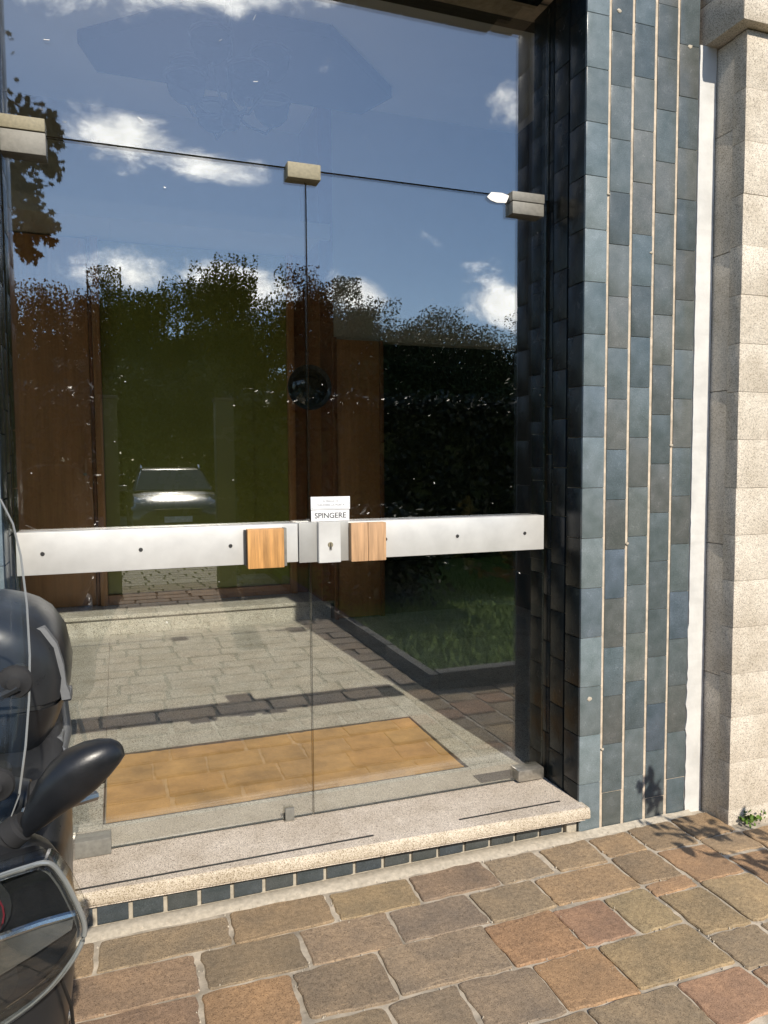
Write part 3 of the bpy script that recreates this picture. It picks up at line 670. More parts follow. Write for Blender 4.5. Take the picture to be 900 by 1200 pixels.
for a, b in ((-.083, .03), (.925, 1.07)): part(box(a, b, 6.176, 6.1835, .36, 2.03), 'glass_strip', M['green'], gs)
part(box(-.0885, 1.36, 6.14, 6.22, .2655, .343), 'sill_rail', M['brown'], gs, bevel=.004)
part(box(1.3615, 1.415, 6.13, 6.22, .2655, 3.08), 'frame_post', M['brown'], gs, bevel=.004)
part(box(1.416, 1.515, 6.16, 6.22, .2655, 3.08), 'frame_post', M['brown_d'], gs, bevel=.004)
wd2 = thing('wooden_door', 'brown veneer door at floor level right of the round mirror', 'door', (1.85, 5.7, ZS))
part(box(1.645, 1.995, 5.665, 5.699, .125, 2.33), 'door_leaf', M['brown'], wd2, bevel=.003)
part(box(1.612, 1.642, 5.655, 5.6985, ZS + .001, 2.345), 'frame_post', M['brown_d'], wd2, bevel=.003)
part(box(1.998, 2.03, 5.655, 5.82, ZS + .001, 2.334), 'frame_post', M['brown_d'], wd2, bevel=.003)
mir = thing('round_mirror', 'round dark convex mirror with thin rim on the hall frame post', 'mirror', (1.40, 5.58, 1.94))
mb = MB(); mb.lathe([(.158, 0), (.168, -.006), (.172, 0), (.168, .012), (.158, .012)], (1.40, 5.56, 1.94), 40, 'y')
part(mb, 'rim', M['dark'], mir, smooth=True)
mb = MB(); mb.lathe([(.157, .008), (.12, -.006), (.07, -.016), (.0005, -.020)], (1.40, 5.56, 1.94), 40, 'y')
part(mb, 'mirror_glass', M['carglass'], mir, smooth=True)
part(MB().tube([(1.40, 5.57, 1.94), (1.46, 5.75, 1.96), (1.46, 6.14, 1.96)], .012), 'bracket', M['dark'], mir, smooth=True)
# ceiling coffer and chandelier
hexa = [(.48, 5.02), (1.30, 5.0), (2.0, 5.48), (1.30, 5.62), (.48, 5.62), (-.06, 5.50)]
ang = [(.50, 4.72), (1.35, 4.70), (1.98, 5.30), (1.85, 5.62), (-.05, 5.62), (-.16, 5.28)]
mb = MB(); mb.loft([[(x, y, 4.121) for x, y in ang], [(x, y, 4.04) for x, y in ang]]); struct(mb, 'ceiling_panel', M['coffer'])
ch = thing('chandelier', 'chandelier of clear glass bowls hanging from the hall ceiling', 'chandelier', (.68, 4.5, 4.1))
CH = Vector((.68, 4.5, 3.40))
part(MB().tube([CH + Vector((0, 0, .72)), CH + Vector((0, 0, -.08))], .018).lathe([(.02, 0), (.05, .02), (.055, .10), (.02, .16)], CH + Vector((0, 0, -.10)), 16).lathe([(.02, .66), (.06, .69), (.07, .72)], CH, 16), 'stem', M['dark'], ch, smooth=True)
for i in range(8):
    a = 2 * math.pi * (i + .3) / 8; up = .15 if i % 2 else -.02; rr = .26 if i % 2 == 0 else .22
    if i % 2: rr = .25
    d = Vector((math.cos(a), math.sin(a), 0)); e_ = CH + d * rr + Vector((0, 0, up))
    part(MB().tube([CH, CH + d * rr * .45 + Vector((0, 0, up * .2 - .05)), CH + d * rr * .85 + Vector((0, 0, up - .05)), e_], .009), 'arm', M['dark'], ch, smooth=True)
    b = part(MB().loft([[(e_.x + r * math.cos(t), e_.y + r * math.sin(t), e_.z + h_) for t in np.linspace(0, 2 * math.pi, 24, endpoint=False)] for r, h_ in ((.012, .01), (.06, .02), (.095, .055), (.108, .105), (.106, .15))], cap=False), 'glass_bowl', M['shade'], ch, smooth=True)
    ringp = [(e_.x + .107 * math.cos(t), e_.y + .107 * math.sin(t), e_.z + .15) for t in np.linspace(0, 2 * math.pi, 25)]
    subpart(MB().tube(ringp, .014, 6), 'rim', M['dark'], b, ch, smooth=True)

# ------------------------------------------------------------------ scooter
sco = thing('motor_scooter', 'black motor scooter with windscreen and top case parked facing the camera', 'scooter', (-.30, 1.4, 0))
X0 = -.285
def sect_z(z, hw, y0, y1, e=2.8, cx=X0): return [(x, y, z) for x, y in superellipse(cx, (y0 + y1) / 2, hw, (y1 - y0) / 2, 36, e)]
mb = MB(); mb.loft([sect_z(z, hw, a, b) for z, hw, a, b in ((.34, .10, .93, 1.12), (.42, .16, .90, 1.16), (.55, .195, .885, 1.17), (.68, .212, .872, 1.16), (.775, .222, .862, 1.14), (.83, .216, .868, 1.12), (.87, .195, .88, 1.10), (.905, .14, .90, 1.08), (.918, .08, .93, 1.06))])
part(mb, 'front_fairing', M['bpaint'], sco, smooth=True)
# lens
out = [(dx_, z_ - .016) for dx_, z_ in ((.0, .945), (.06, .935), (.13, .932), (.175, .934), (.200, .932), (.214, .912), (.225, .885), (.235, .853), (.233, .833), (.218, .812), (.192, .792), (.151, .776), (.08, .755), (0, .742))]
def smooth_outline(o_, n=4):
    f = o_ + [(-x, z) for x, z in o_[-2:0:-1]]; N = len(f); r = []
    for i in range(len(o_) - 1):
        p0, p1, p2, p3 = f[i - 1], f[i], f[(i + 1) % N], f[(i + 2) % N]
        for k in range(n):
            t = k / n; r.append(tuple(.5 * (2 * b + (c - a) * t + (2 * a - 5 * b + 4 * c - d) * t * t + (3 * b - a - 3 * c + d) * t ** 3) for a, b, c, d in zip(p0, p1, p2, p3)))
    return r + [o_[-1]]
out = smooth_outline(out)
def lens_y(dx, z, k=0): return .832 + .75 * dx * dx + .10 * (z - .75) + k
mb = MB(); rings = []
for s in (1.0, .97, .85, .6, .3, .02):
    rings.append([(X0 + sx * dx * s, lens_y(dx * s, .85 + (z - .85) * s, (.034 if s == 1 else 0) - (1 - s) * .012), .85 + (z - .85) * s) for sx, seq in ((1, out), (-1, out[-2:0:-1])) for dx, z in seq])
mb.loft(rings, cap=False)
lens = part(mb, 'headlight_lens', M['lens'], sco, smooth=True)
m_ = lens.modifiers.new('thickness', 'SOLIDIFY'); m_.thickness = .004; m_.offset = 1
loop = [(X0 + sx * dx, lens_y(dx, z, .008), z) for sx, seq in ((1, out), (-1, out[-2:0:-1])) for dx, z in seq]; loop.append(loop[0])
subpart(MB().tube(loop, .0030, 8), 'lens_rim', M['lensrim'], lens, sco, smooth=True)
bowl = [[(X0 + (p[0] - X0) * s, p[1] + k, .85 + (p[2] - .85) * s) for p in loop[:-1]] for s, k in ((.97, .02), (.93, .055), (.55, .085))]
part(MB().loft(bowl), 'headlight_bowl', M['bmatte'], sco, smooth=True)
# silver swoosh reflector under the lens
for sx in (1, -1):
    a = [(.225, .845), (.19, .848), (.14, .846), (.09, .838), (.03, .815)]; b = [(.222, .832), (.185, .82), (.14, .806), (.09, .792), (.03, .778)]
    top = [(X0 + sx * x, lens_y(x, z, .022), z) for x, z in a]; bot = [(X0 + sx * x, lens_y(x, z, .012), z) for x, z in b]
    back = [(p[0], p[1] + .02, p[2]) for p in bot]
    mb = MB(); mb.loft([[p, q, r] for p, q, r in zip(top, bot, back)])
    part(mb, 'reflector', M['smoke'], sco, smooth=True)
    part(MB().tube([(p[0], p[1] - .004, p[2]) for p in top], .0045, 8), 'reflector_trim', M['chrome'], sco, smooth=True)
    for r in (.018, .032):
        c0 = (X0 + sx * .125, .885, .878)
        part(MB().tube([(c0[0] + sx * r * math.cos(t), c0[1] - .018, c0[2] + r * math.sin(t)) for t in np.linspace(-.9, 1.1, 8)], .0010, 6), 'bulb_ring', M['red'] if r > .02 else M['brass'], sco, smooth=True)
    part(MB().lathe([(.001, .03), (.02, .028), (.034, .012), (.038, 0)], (X0 + sx * .125, .882, .878), 20, 'y'), 'projector', M['dark'], sco, smooth=True)
# windscreen
rows_ = [(.885, .125), (.918, .147), (.954, .160), (1.007, .167), (1.06, .171), (1.114, .172), (1.178, .169), (1.241, .162), (1.283, .153), (1.315, .139), (1.343, .112), (1.362, .07)]
def ws(dx, z): return (X0 + dx, .955 + 1.1 * dx * dx + .30 * (z - .9), z)
mb = MB(); mb.loft([[ws(hw * t, z) for t in np.linspace(-1, 1, 15)] for z, hw in rows_], closed=False)
scr = part(mb, 'windscreen', M['clear'], sco, smooth=True, fix=False)
m_ = scr.modifiers.new('thickness', 'SOLIDIFY'); m_.thickness = .004
eg = [ws(hw, z) for z, hw in rows_]; eg2 = [ws(-hw, z) for z, hw in reversed(rows_)]
subpart(MB().tube(eg + eg2, .0015, 6), 'screen_edge', M['rimclear'], scr, sco, smooth=True)
for dx, z in ((.155, 1.085), (-.155, 1.085), (.135, .97), (-.135, .97)):
    p = ws(dx, z)
    subpart(MB().lathe([(.0005, -.012), (.008, -.011), (.012, -.006), (.020, -.004), (.022, 0), (.014, .012), (.012, .05)], p, 18, 'y'), 'mount', M['rubber'], scr, sco, smooth=True)
part(MB().tube([(X0 - .16, 1.03, 1.08), (X0, 1.06, 1.0), (X0 + .16, 1.03, 1.08)], .006), 'screen_bracket', M['dark'], sco, smooth=True)
# mirrors
def mirror(sx):
    ax0, ax1 = Vector((.170, .985, .924)), Vector((.276, .975, 1.006)); mb = MB(); rings = []
    d = (ax1 - ax0); u = d.normalized(); up = Vector((0, -.1, 1)); up = (up - u * up.dot(u)).normalized(); w = u.cross(up)
    for t, ru, rw, sh in ((-.10, .012, .012, -.006), (.0, .017, .016, -.003), (.12, .024, .020, .001), (.30, .033, .026, .006), (.48, .039, .029, .008), (.64, .040, .028, .008), (.80, .034, .025, .006), (.92, .026, .019, .003), (1.0, .018, .012, .000), (1.03, .008, .006, .0)):
        c = ax0 + d * t + up * sh
        rings.append([tuple(Vector((0, 0, 0)) + c + up * ru * .78 * math.copysign(abs(math.cos(k)) ** .85, math.cos(k)) + w * rw * math.copysign(abs(math.sin(k)) ** .85, math.sin(k))) for k in np.linspace(0, 2 * math.pi, 24, endpoint=False)])
    mb.loft([[(X0 + sx * p[0], p[1], p[2]) for p in r] for r in rings])
    m1 = part(mb, 'mirror', M['bmatte'], sco, smooth=True)
    P = lambda x, y, z: (X0 + sx * x, y, z)
    subpart(MB().tube([P(.168, .986, .922), P(.164, .987, .919), P(.162, .987, .917), P(.150, .99, .908), P(.148, .99, .906), P(.126, .995, .888)], [.0150, .0150, .0185, .0195, .0165, .0165], 18), 'mirror_boot', M['rubber'], m1, sco, smooth=True)
    subpart(MB().tube([P(.135, .995, .885), P(.12, 1.01, .84), P(.10, 1.06, .80)], .009, 10), 'mirror_stalk', M['bmatte'], m1, sco, smooth=True)
mirror(1); mirror(-1)
mb = MB(); mb.loft([[(x, y, z) for y, z in superellipse(1.10, .90, .055 * s, .045 * s, 16)] for x, s in ((X0 - .16, .6), (X0 - .10, 1), (X0, 1.1), (X0 + .10, 1), (X0 + .16, .6))])
part(mb, 'handlebar_cover', M['bmatte'], sco, smooth=True)
for sx in (1, -1):
    part(MB().tube([(X0 + sx * .15, 1.11, .905), (X0 + sx * .25, 1.17, .90)], [.016, .017], 14), 'handlebar_grip', M['rubber'], sco, smooth=True)
    part(MB().tube([(X0 + sx * .13, 1.08, .905), (X0 + sx * .18, 1.06, .90), (X0 + sx * .245, 1.10, .895)], [.006, .006, .007], 8), 'brake_lever', M['steel'], sco, smooth=True)
part(MB().tube([(X0 + .12, 1.09, .88), (X0 + .165, 1.12, .82), (X0 + .178, 1.15, .70), (X0 + .165, 1.17, .60)], .0035, 8), 'brake_cable', M['bgrey'], sco, smooth=True)
# body behind the leg shield
def sect_y(y, hw, z0, z1, e=3.0, cx=X0): return [(x, y, z) for x, z in superellipse(cx, (z0 + z1) / 2, hw, (z1 - z0) / 2, 32, e)]
mb = MB(); mb.loft([sect_y(y, hw, a, b) for y, hw, a, b in ((1.16, .12, .28, .40), (1.24, .15, .26, .42), (1.34, .165, .26, .60), (1.45, .172, .30, .72), (1.65, .176, .36, .735), (1.85, .165, .44, .745), (2.0, .12, .56, .75), (2.05, .05, .64, .73))])
part(mb, 'rear_body', M['bpaint'], sco, smooth=True)
mb = MB(); mb.loft([sect_z(z, hw, a, b, 3.2) for z, hw, a, b in ((.36, .14, 1.10, 1.19), (.6, .185, 1.11, 1.20), (.8, .175, 1.08, 1.17), (.88, .14, 1.06, 1.14))])
part(mb, 'leg_shield', M['bmatte'], sco, smooth=True)
mb = MB(); mb.loft([sect_y(y, hw, a, b, 2.6) for y, hw, a, b in ((1.30, .09, .715, .755), (1.36, .14, .71, .79), (1.48, .168, .715, .815), (1.60, .17, .725, .80), (1.66, .165, .73, .835), (1.80, .155, .74, .84), (1.92, .12, .745, .825))])
part(mb, 'seat', M['seat'], sco, smooth=True)
part(MB().tube([(X0 + .10, 1.60, .762), (X0 + .158, 1.63, .772), (X0 + .160, 1.75, .775), (X0 + .145, 1.92, .79), (X0, 2.0, .80), (X0 - .145, 1.92, .79), (X0 - .160, 1.75, .775), (X0 - .158, 1.63, .772), (X0 - .10, 1.60, .762)], .016, 10), 'grab_rail', M['bgrey'], sco, smooth=True)
mb = MB(); mb.loft([[(X0 + .125, 1.655, z) , (X0 + .163, 1.650, z), (X0 + .165, 1.70, z), (X0 + .125, 1.71, z)] for z in (.735, .80)])
part(mb, 'rail_bracket', M['lgrey'], sco, bevel=.006)
part(MB().loft([[(X0 + a, 1.640 - .02 * (1 - abs(a) / .16), z) for a in np.linspace(-.165, .165, 9)] + [(X0 + a, 1.675, z) for a in np.linspace(.165, -.165, 9)] for z in (.758, .802)]), 'passenger_rail', M['bgrey'], sco, bevel=.005)
# top case
CX, CZ = X0 - .022, .92
half = [(1.085, .06), (1.074, .105), (1.060, .136), (1.038, .165), (.998, .190), (.93, .203), (.889, .199)]
half2 = [(.879, .195), (.855, .188), (.828, .177), (.80, .165), (.776, .147), (.765, .12)]
prof_y = ((1.575, .60), (1.585, .80), (1.61, .92), (1.66, .985), (1.74, 1.0), (1.84, .985), (1.92, .93), (1.97, .82), (1.995, .62))
def case_half(h, flat):
    rings = []
    for y, s in prof_y:
        r = [(CX + w * s, y, CZ + (z - CZ) * (s if z > .89 or z < .87 else 1)) for z, w in h] + [(CX - w * s, y, CZ + (z - CZ) * (s if z > .89 or z < .87 else 1)) for z, w in reversed(h)]
        rings.append(r)
    return MB().loft(rings)
lid = part(case_half(half, 0), 'case_lid', M['bpaint'], sco, smooth=True)
part(case_half(half2, 0), 'case_base', M['bmatte'], sco, smooth=True)
part(MB().loft([sect_y(y, .19 * s, .872, .896, 8, CX) for y, s in prof_y]), 'case_seal', M['black'], sco)
mb = MB(); pts = [(.157, 1.035), (.179, 1.0), (.190, .955), (.1935, .915), (.199, .900), (.201, .884)]
mb.loft([[(CX + a - .012, 1.618, z), (CX + a + .004, 1.622, z), (CX + a + .004, 1.645, z), (CX + a - .012, 1.645, z)] for a, z in pts])
subpart(mb, 'lid_strip', M['lgrey'], lid, sco, smooth=True)
part(box(CX + .165, CX + .205, 1.66, 1.70, .868, .892), 'case_latch', M['bgrey'], sco, bevel=.004)
for sx in (1, -1):
    part(MB().tube([(X0 + sx * dx, yy, zz_) for dx, yy, zz_ in ((.205, .905, .775), (.214, .95, .70), (.212, 1.02, .60), (.20, 1.08, .50))], .0022, 6), 'panel_seam', M['black'], sco)
    for zz_ in (.66, .52): part(MB().lathe([(.001, .004), (.006, .003), (.007, -.002), (.001, -.002)], (X0 + sx * .2085, .99, zz_), 10, 'x'), 'fairing_screw', M['steel'], sco)
part(box(X0 - .08, X0 + .08, 1.66, 1.95, .80, .775), 'case_rack', M['bmatte'], sco)
# wheels, fork, mudguard, stand
def wheel(y, r, wd_):
    t = part(MB().lathe([(r - .055, -wd_ / 2), (r - .02, -wd_ / 2 - .006), (r, -wd_ * .25), (r + .003, 0), (r, wd_ * .25), (r - .02, wd_ / 2 + .006), (r - .055, wd_ / 2)], (X0, y, r + .003), 36, 'x'), 'tyre', M['rubber'], sco, smooth=True)
    part(MB().lathe([(r - .056, -wd_ * .38), (r - .07, -wd_ * .2), (.05, -wd_ * .15), (.045, -wd_ * .5), (.045, wd_ * .5), (.05, wd_ * .15), (r - .07, wd_ * .2), (r - .056, wd_ * .38)], (X0, y, r + .003), 30, 'x'), 'rim', M['steel'], sco, smooth=True)
wheel(.90, .255, .10); wheel(1.86, .25, .12)
mb = MB(); mb.loft([[(X0 + w * .07, .90 + .285 * math.cos(t), .26 + .285 * math.sin(t) - .02 * w * w) for w in (-1, -.6, 0, .6, 1)] for t in np.linspace(.2, 2.9, 14)], closed=False)
o = part(mb, 'mudguard', M['bpaint'], sco, smooth=True); m_ = o.modifiers.new('thickness', 'SOLIDIFY'); m_.thickness = .005
for sx in (1, -1): part(MB().tube([(X0 + sx * .075, .90, .26), (X0 + sx * .075, 1.0, .55)], .018), 'fork_leg', M['dark'], sco, smooth=True)
part(MB().tube([(X0 + .08, 1.45, .28), (X0 + .15, 1.5, .012)], .011), 'side_stand', M['steel'], sco)
part(MB().tube([(X0 - .02, 1.5, .30), (X0 - .13, 1.62, .27), (X0 - .15, 1.95, .32)], [.02, .045, .05], 14), 'exhaust', M['dark'], sco, smooth=True)

# ------------------------------------------------------------------ planting and things across the yard (seen mirrored in the glass)
def tree(x, y, h, rx, label, lm, seed, cz=.56, rz=.44, per=1050, ncl=30, ls=.057, group='trees beyond the car', base=-.2):
    rg = np.random.default_rng(seed); t = thing('tree', label, 'tree', (x, y, base), group)
    tr_ = [(x, y, base - .1), (x + rg.normal(0, .08), y, base + h * .25), (x + rg.normal(0, .15), y + .1, base + h * .5), (x + rg.normal(0, .2), y, base + h * .70)]
    mb = MB(); mb.tube(tr_, [h * .022, h * .017, h * .012, h * .004], 8)
    for k in range(15):
        a = rg.uniform(0, 6.28); z0 = rg.uniform(.3, .6); p0 = Vector((x, y, base + h * z0)); p2 = Vector((x + math.cos(a) * rx * .75, y + math.sin(a) * rx * .75, base + h * min(.90, z0 + rg.uniform(.15, .42))))
        mb.tube([p0, p0.lerp(p2, .5) + Vector((0, 0, .15)), p2], [h * .006, h * .003, h * .001], 5)
    part(mb, 'trunk', M['bark'], t, smooth=True)
    cs, rs = [], []
    for k in range(ncl):
        d = rg.normal(size=3); d /= np.linalg.norm(d); q = rg.uniform(.1, 1) ** .5
        cs.append((x + d[0] * rx * q, y + d[1] * rx * q, base + h * cz + d[2] * h * rz * .92 * q)); rs.append(rx * rg.uniform(.22, .45))
    V, Fq = leaves(clumps(rg, cs, rs, per), ls, rg)
    o = link('crown', fast_mesh('crown', V, Fq, M[lm]), t); o.location = -Vector((x, y, base))
    return t
TR = [(-2.6, -24, 8.0, 2.0, 'leaf_c', 'russet bushy tree mirrored at the far left of the left leaf'), (-.6, -26, 9.0, 1.9, 'leaf_c', 'taller russet tree mirrored above the brown hall door'),
      (1.2, -25, 8.5, 2.0, 'leaf_a', 'low dark tree mirrored left of the tallest dark tree'), (3.7, -24, 9.4, 1.9, 'leaf_a', 'tallest dark tree mirrored above the parked car'),
      (5.6, -26, 8.5, 2.2, 'leaf_b', 'lower mid green tree mirrored left of the door seam'), (7.6, -24, 9.3, 1.7, 'leaf_c', 'slender brownish tree mirrored on the door seam'),
      (9.7, -25, 9.3, 1.9, 'leaf_b', 'airy tree mirrored just right of the door seam'), (13.4, -26, 8.6, 2.3, 'leaf_b', 'rounded tree mirrored in the middle of the right door leaf'), (17.3, -26, 8.5, 2.6, 'leaf_b', 'wide rounded tree mirrored beside the dark jamb'),
      (11.7, -23, 6.9, 2.0, 'leaf_a', 'low dark tree mirrored in the dip between taller trees'), (-5.4, -22, 8.0, 2.6, 'leaf_b', 'green tree beyond the left hedge near the dark left jamb')]
for i, (x, y, h, rx, lm, lb) in enumerate(TR): tree(x, y, h, rx, lb, lm, 40 + i, ncl=56 if rx > 1.6 else 44)
def hedge(x0, x1, y0, y1, z1, label, seed, nleaf):
    rg = np.random.default_rng(seed); t = thing('hedge', label, 'hedge', ((x0 + x1) / 2, (y0 + y1) / 2, 0), 'hedges either side of the gate')
    part(box(x0 + .1, x1 - .1, y0 + .1, y1 - .1, -.05, z1 - .12), 'branches', M['leaf_a'], t)
    P = np.stack([rg.uniform(x0, x1, nleaf), np.where(rg.random(nleaf) < .65, y1 - np.abs(rg.normal(0, .06, nleaf)), rg.uniform(y0, y1, nleaf)), rg.uniform(0, 1, nleaf) ** .8 * z1], 1)
    topm = rg.random(nleaf) < .3; P[topm, 2] = z1 + rg.normal(0, .07, topm.sum()); P[topm, 1] = rg.uniform(y0, y1, topm.sum())
    P[:, 1] += .07 * np.sin(P[:, 0] * 7) * np.sin(P[:, 2] * 5)
    V, Fq = leaves(P, .045, rg)
    o = link('foliage', fast_mesh('foliage', V, Fq, M['hedge']), t); o.location = -world_loc(t)
hedge(1.28, 7.4, -5.0, -4.1, 2.12, 'long clipped hedge behind the lawn right of the gate', 5, 26000)
hedge(-4.2, -.22, -4.4, -3.5, 2.1, 'clipped hedge left of the gate opening', 6, 14000)
bs = thing('bush', 'dark rounded bush on the lawn left of the sunlit grass patch', 'bush', (2.35, -1.75, .05)); rg = np.random.default_rng(9)
part(MB().tube([(2.35, -1.75, .0), (2.33, -1.75, .35), (2.40, -1.72, .7)], [.03, .025, .012]), 'stem', M['bark'], bs, smooth=True)
P = np.clip(rg.normal(size=(7000, 3)), -2, 2) * np.array([.26, .30, .22]) + np.array([2.35, -1.75, .50]); P[:, 2] = np.abs(P[:, 2] - .07) + .07
V, Fq = leaves(P, .035, rg); o = link('foliage', fast_mesh('foliage', V, Fq, M['hedge']), bs); o.location = -world_loc(bs)
for x0, w, lb in ((-.14, .16, 'rendered gate post at the left side of the path'), (1.02, .19, 'rendered gate post at the right side of the path')):
    p_ = thing('gate_post', lb, 'gate post', (x0 + w / 2, -3.3, 0), 'pair of gate posts by the path')
    part(box(x0, x0 + w, -3.4, -3.2, -.02, 2.04), 'shaft', M['post'], p_, bevel=.006); part(box(x0 - .012, x0 + w + .012, -3.412, -3.188, 2.041, 2.075), 'coping', M['kerb'], p_, bevel=.006)
# hedge-tall far hedge / undergrowth below the trees
rg = np.random.default_rng(77); n = 190000
ux = rg.uniform(-16, 30, n); P = np.stack([ux, rg.uniform(-21.5, -19, n), rg.uniform(0, 1, n) ** 1.15 * (3.9 + .7 * np.sin(ux * .9) + .5 * np.sin(ux * 2.3 + 1) + rg.normal(0, .25, n)) - .2], 1)
V, Fq = leaves(P, .10, rg)
tag(link('undergrowth', fast_mesh('undergrowth', V, Fq, M['leaf_a'])), 'dark undergrowth filling the foot of the trees', 'undergrowth', kind='stuff')

# parked car
CXc, CYf, ZB = 1.09, -9.75, -.2                   # front bumper faces the building (+y)
car = thing('parked_car', 'dark parked car with roof rails mirrored above the push bar', 'car', (CXc, -11.7, ZB))
def cs_(y, hb, zb_, hs, zs_, ht, zt_):             # one cross section: bottom, shoulder, top
    H = [(hb, zb_), (hs, zb_ + .18), (hs + .01, (zb_ + zs_) / 2 + .05), (hs, zs_), (ht, zt_ - .03), (ht * .72, zt_), (ht * .3, zt_ + .006)]
    return [(CXc + w, CYf - y, ZB + z) for w, z in H] + [(CXc - w, CYf - y, ZB + z) for w, z in reversed(H)]
st = [(0, .60, .28, .68, .60, .60, .68), (.10, .76, .22, .82, .68, .72, .78), (.45, .80, .20, .87, .76, .78, .90), (.95, .80, .20, .88, .84, .80, .99), (1.15, .80, .20, .88, .88, .80, 1.02)]
mb = MB(); mb.loft([cs_(*q) for q in st] + [cs_(y, .80, .20, .88, .92, .80, 1.03) for y in (1.4, 3.4)] + [cs_(4.0, .78, .25, .84, .92, .76, 1.02), cs_(4.15, .6, .35, .7, .8, .62, .9)])
part(mb, 'body', M['car'], car, smooth=True)
mb = MB(); mb.loft([[(CXc + s * w, CYf - y, ZB + z) for s, w in ((1, wa), (1, wb), (-1, wb), (-1, wa)) for z in [(za if w == wa else zt_)]] for y, wa, za, wb, zt_ in ((1.15, .80, 1.01, .74, 1.06), (1.95, .80, 1.02, .62, 1.46), (2.6, .80, 1.02, .62, 1.50), (3.6, .80, 1.02, .60, 1.46), (4.02, .78, 1.0, .66, 1.05))])
part(mb, 'cabin', M['car'], car, bevel=.03)
def quad(pts, th, name, m, bev=0):
    a = [Vector((CXc + p[0], CYf - p[1], ZB + p[2])) for p in pts]; nrm = (a[1] - a[0]).cross(a[2] - a[0]).normalized() * th
    return part(MB().loft([[tuple(p - nrm) for p in a], [tuple(p + nrm) for p in a]]), name, M[m], car)
quad([(-.735, 1.20, 1.075), (.735, 1.20, 1.075), (.60, 1.88, 1.44), (-.60, 1.88, 1.44)], .012, 'windscreen', 'carglass')
for s in (1, -1):
    quad([(s * .785, 1.35, 1.06), (s * .79, 3.7, 1.06), (s * .645, 3.45, 1.42), (s * .650, 1.98, 1.42)], .012, 'side_window', 'carglass')
    part(MB().tube([(CXc + s * .60, CYf - 1.95, ZB + 1.475), (CXc + s * .60, CYf - 2.05, ZB + 1.54), (CXc + s * .60, CYf - 3.4, ZB + 1.54), (CXc + s * .60, CYf - 3.55, ZB + 1.48)], .022, 8), 'roof_rail', M['chrome'], car, smooth=True)
    part(MB().loft([[(CXc + s * (.9 + a), CYf - 1.45 + b, ZB + z) for a, b in ((-.02, .04), (.16, .06), (.17, .12), (0, .12))] for z in (1.02, 1.15)]), 'wing_mirror', M['car'], car, bevel=.02)
    hl = MB(); hl.loft([[(CXc + s * x, CYf - y + k, ZB + z) for x, y, z in ((.50, .06, .64), (.78, .22, .70), (.80, .40, .84), (.60, .16, .79))] for k in (-.02, .045)]); part(hl, 'headlight', M['lamp'], car)
    for y in (.82, 3.35):
        part(MB().lathe([(.20, -.09), (.30, -.10), (.32, -.06), (.32, .06), (.30, .10), (.20, .09)], (CXc + s * .80, CYf - y, ZB + .322), 28, 'x'), 'tyre', M['rubber'], car, smooth=True)
        part(MB().lathe([(.001, -.09), (.19, -.09), (.205, -.05), (.205, .05), (.19, .09), (.001, .09)], (CXc + s * .80, CYf - y, ZB + .322), 20, 'x'), 'rim', M['steel'], car, smooth=True)
part(box(CXc - .42, CXc + .42, CYf - .06, CYf + .012, ZB + .60, ZB + .70), 'grille', M['dark'], car, bevel=.01)
part(box(CXc - .44, CXc + .44, CYf - .02, CYf + .016, ZB + .705, ZB + .72), 'grille_trim', M['chrome'], car)
part(box(CXc - .66, CXc + .66, CYf - .08, CYf + .02, ZB + .32, ZB + .42), 'lower_grille', M['dark'], car, bevel=.01)
part(box(CXc - .26, CXc + .26, CYf, CYf + .03, ZB + .46, ZB + .57), 'number_plate', M['plate'], car)

# maple branch hanging into the top left of the mirrored view
mp = thing('maple_tree', 'maple with pointed leaves hanging into the top left corner reflection', 'tree', (-2.7, -1.3, 0))
mb = MB(); mb.tube([(-2.7, -1.3, -.1), (-2.68, -1.28, 1.6), (-2.5, -1.2, 3.0), (-2.2, -1.1, 4.2), (-2.0, -1.0, 5.4)], [.13, .11, .09, .06, .02], 10)
br = [[(-2.45, -1.18, 3.2), (-1.6, -1.05, 3.95), (-.9, -1, 4.1), (-.5, -1, 3.85), (-.40, -1, 3.5)], [(-1.2, -1.02, 4.05), (-.75, -1, 3.7), (-.6, -1, 3.2), (-.52, -1, 2.9)], [(-2.2, -1.1, 4.2), (-1.3, -.8, 4.6), (-.8, -.6, 4.5)], [(-2.3, -1.1, 3.9), (-2.9, -.6, 4.5), (-3.3, -.3, 4.6)]]
for b in br: mb.tube(b, [.03, .018, .01, .006, .004][:len(b)], 6)
part(mb, 'trunk', M['bark'], mp, smooth=True)
star = [(0, 1), (.16, .5), (.62, .66), (.42, .22), (.78, -.05), (.3, -.2), (0, -.42), (-.3, -.2), (-.78, -.05), (-.42, .22), (-.62, .66), (-.16, .5)]
rg = np.random.default_rng(12); lv = MB()
spots = [(-.70, 3.84, .16), (-.55, 3.80, .14), (-.44, 3.78, .10), (-.36, 3.76, .06), (-.66, 3.6, .16), (-.52, 3.56, .13), (-.42, 3.60, .08), (-.38, 3.5, .05), (-.66, 3.4, .15), (-.55, 3.32, .11), (-.60, 3.2, .14), (-.50, 3.12, .10), (-.44, 3.07, .07), (-.58, 3.0, .10), (-.56, 2.9, .06), (-.9, 3.9, .2), (-.95, 3.5, .2), (-1.3, 4.1, .3), (-1.9, 4.5, .4), (-2.4, 4.9, .5), (-3.1, 4.6, .4), (-.85, 4.3, .2)]
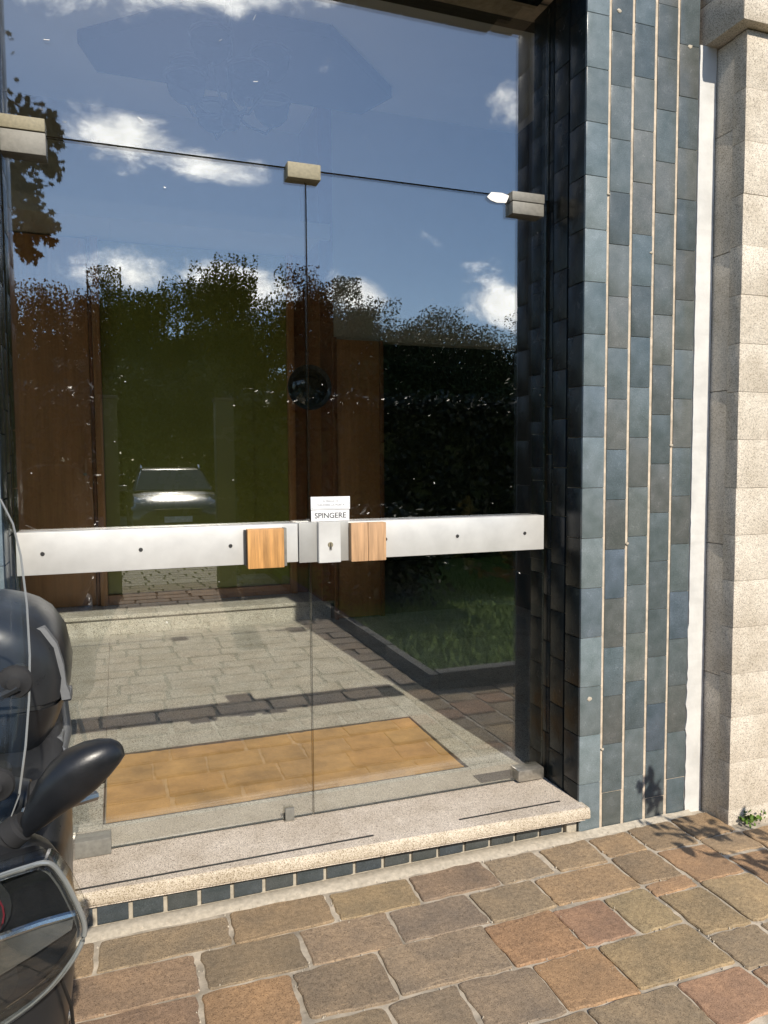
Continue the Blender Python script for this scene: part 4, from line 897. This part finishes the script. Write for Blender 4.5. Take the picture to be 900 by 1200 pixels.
for (x, z, r) in spots:
    for k in range(int(60 + 300 * r)):
        c = Vector((x + rg.normal(0, r * .5), -1 + rg.normal(0, .12), z + rg.normal(0, r * .5))); s = rg.uniform(.028, .046)
        q = Matrix.Rotation(rg.uniform(2.4, 3.9), 3, 'Y') @ Matrix.Rotation(rg.normal(0, .7), 3, 'Z') @ Matrix.Rotation(rg.normal(0, .6), 3, 'X')
        lv.add([c + q @ Vector((a * s, 0, b * s)) for a, b in star], [tuple(range(12))])
part(lv, 'crown', M['leaf_m'], mp, fix=False)

# shrub on the lawn bed; its twig throws the leaf shadow on the pavement
sh = thing('shrub', 'small leafy shrub by the lawn kerb right of the camera', 'shrub', (2.55, .70, .05))
tw = [[(2.55, .70, .04), (2.48, .78, .40), (2.34, .90, .66), (2.24, .95, .82), (2.12, .95, .88), (2.00, .96, 1.00), (1.985, .96, 1.12)],
      [(2.34, .90, .66), (2.20, .95, .66), (2.08, .95, .70), (2.00, .95, .74), (1.91, .95, .85)], [(2.12, .95, .88), (2.03, .95, .86), (1.93, .95, .90)],
      [(2.48, .78, .40), (2.40, .9, .56), (2.30, .96, .72), (2.26, .96, .84)], [(2.55, .70, .04), (2.62, .72, .3), (2.58, .86, .52), (2.46, .96, .66), (2.34, .98, .72)]]
mb = MB()
for b in tw: mb.tube(b, [.010, .007, .005, .003, .002, .002, .002][:len(b)], 6)
part(mb, 'stems', M['bark'], sh, smooth=True)
rg = np.random.default_rng(21); lv = MB(); oval = [(0, 0), (.22, .35), (.24, .6), (.14, .85), (0, 1), (-.14, .85), (-.24, .6), (-.22, .35)]
def shrub_leaf(c, s):
    q = Matrix.Rotation(rg.uniform(0, 6.28), 3, 'Y') @ Matrix.Rotation(rg.normal(0, .6), 3, 'X') @ Matrix.Rotation(rg.normal(0, .5), 3, 'Z')
    lv.add([Vector(c) + q @ Vector((a * s, 0, b * s)) for a, b in oval], [tuple(range(8))])
for b in tw:
    pts = [Vector(p) for p in b]
    for i in range(2 if b is tw[0] or b is tw[4] else 0, len(pts) - 1):
        for t in np.linspace(0, 1, 9): shrub_leaf(pts[i].lerp(pts[i + 1], t) + Vector(rg.normal(0, .012, 3)), rg.uniform(.040, .065))
for k in range(22): shrub_leaf((1.98 + rg.normal(0, .03), .96 + rg.normal(0, .03), 1.08 + rg.normal(0, .05)), rg.uniform(.035, .055))
part(lv, 'foliage', M['lt'], sh, fix=False)
# weeds at the foot of the pilaster
wp = thing('weed', 'small green weed growing at the foot of the granite pilaster', 'weed', (2.20, 2.09, 0)); lv = MB()
for k in range(70): shrub_leaf((2.175 + abs(rg.normal(0, .05)), 2.092 + rg.normal(0, .010), .008 + abs(rg.normal(0, .018))), rg.uniform(.012, .024))
part(lv, 'foliage', M['grass'], wp, fix=False)
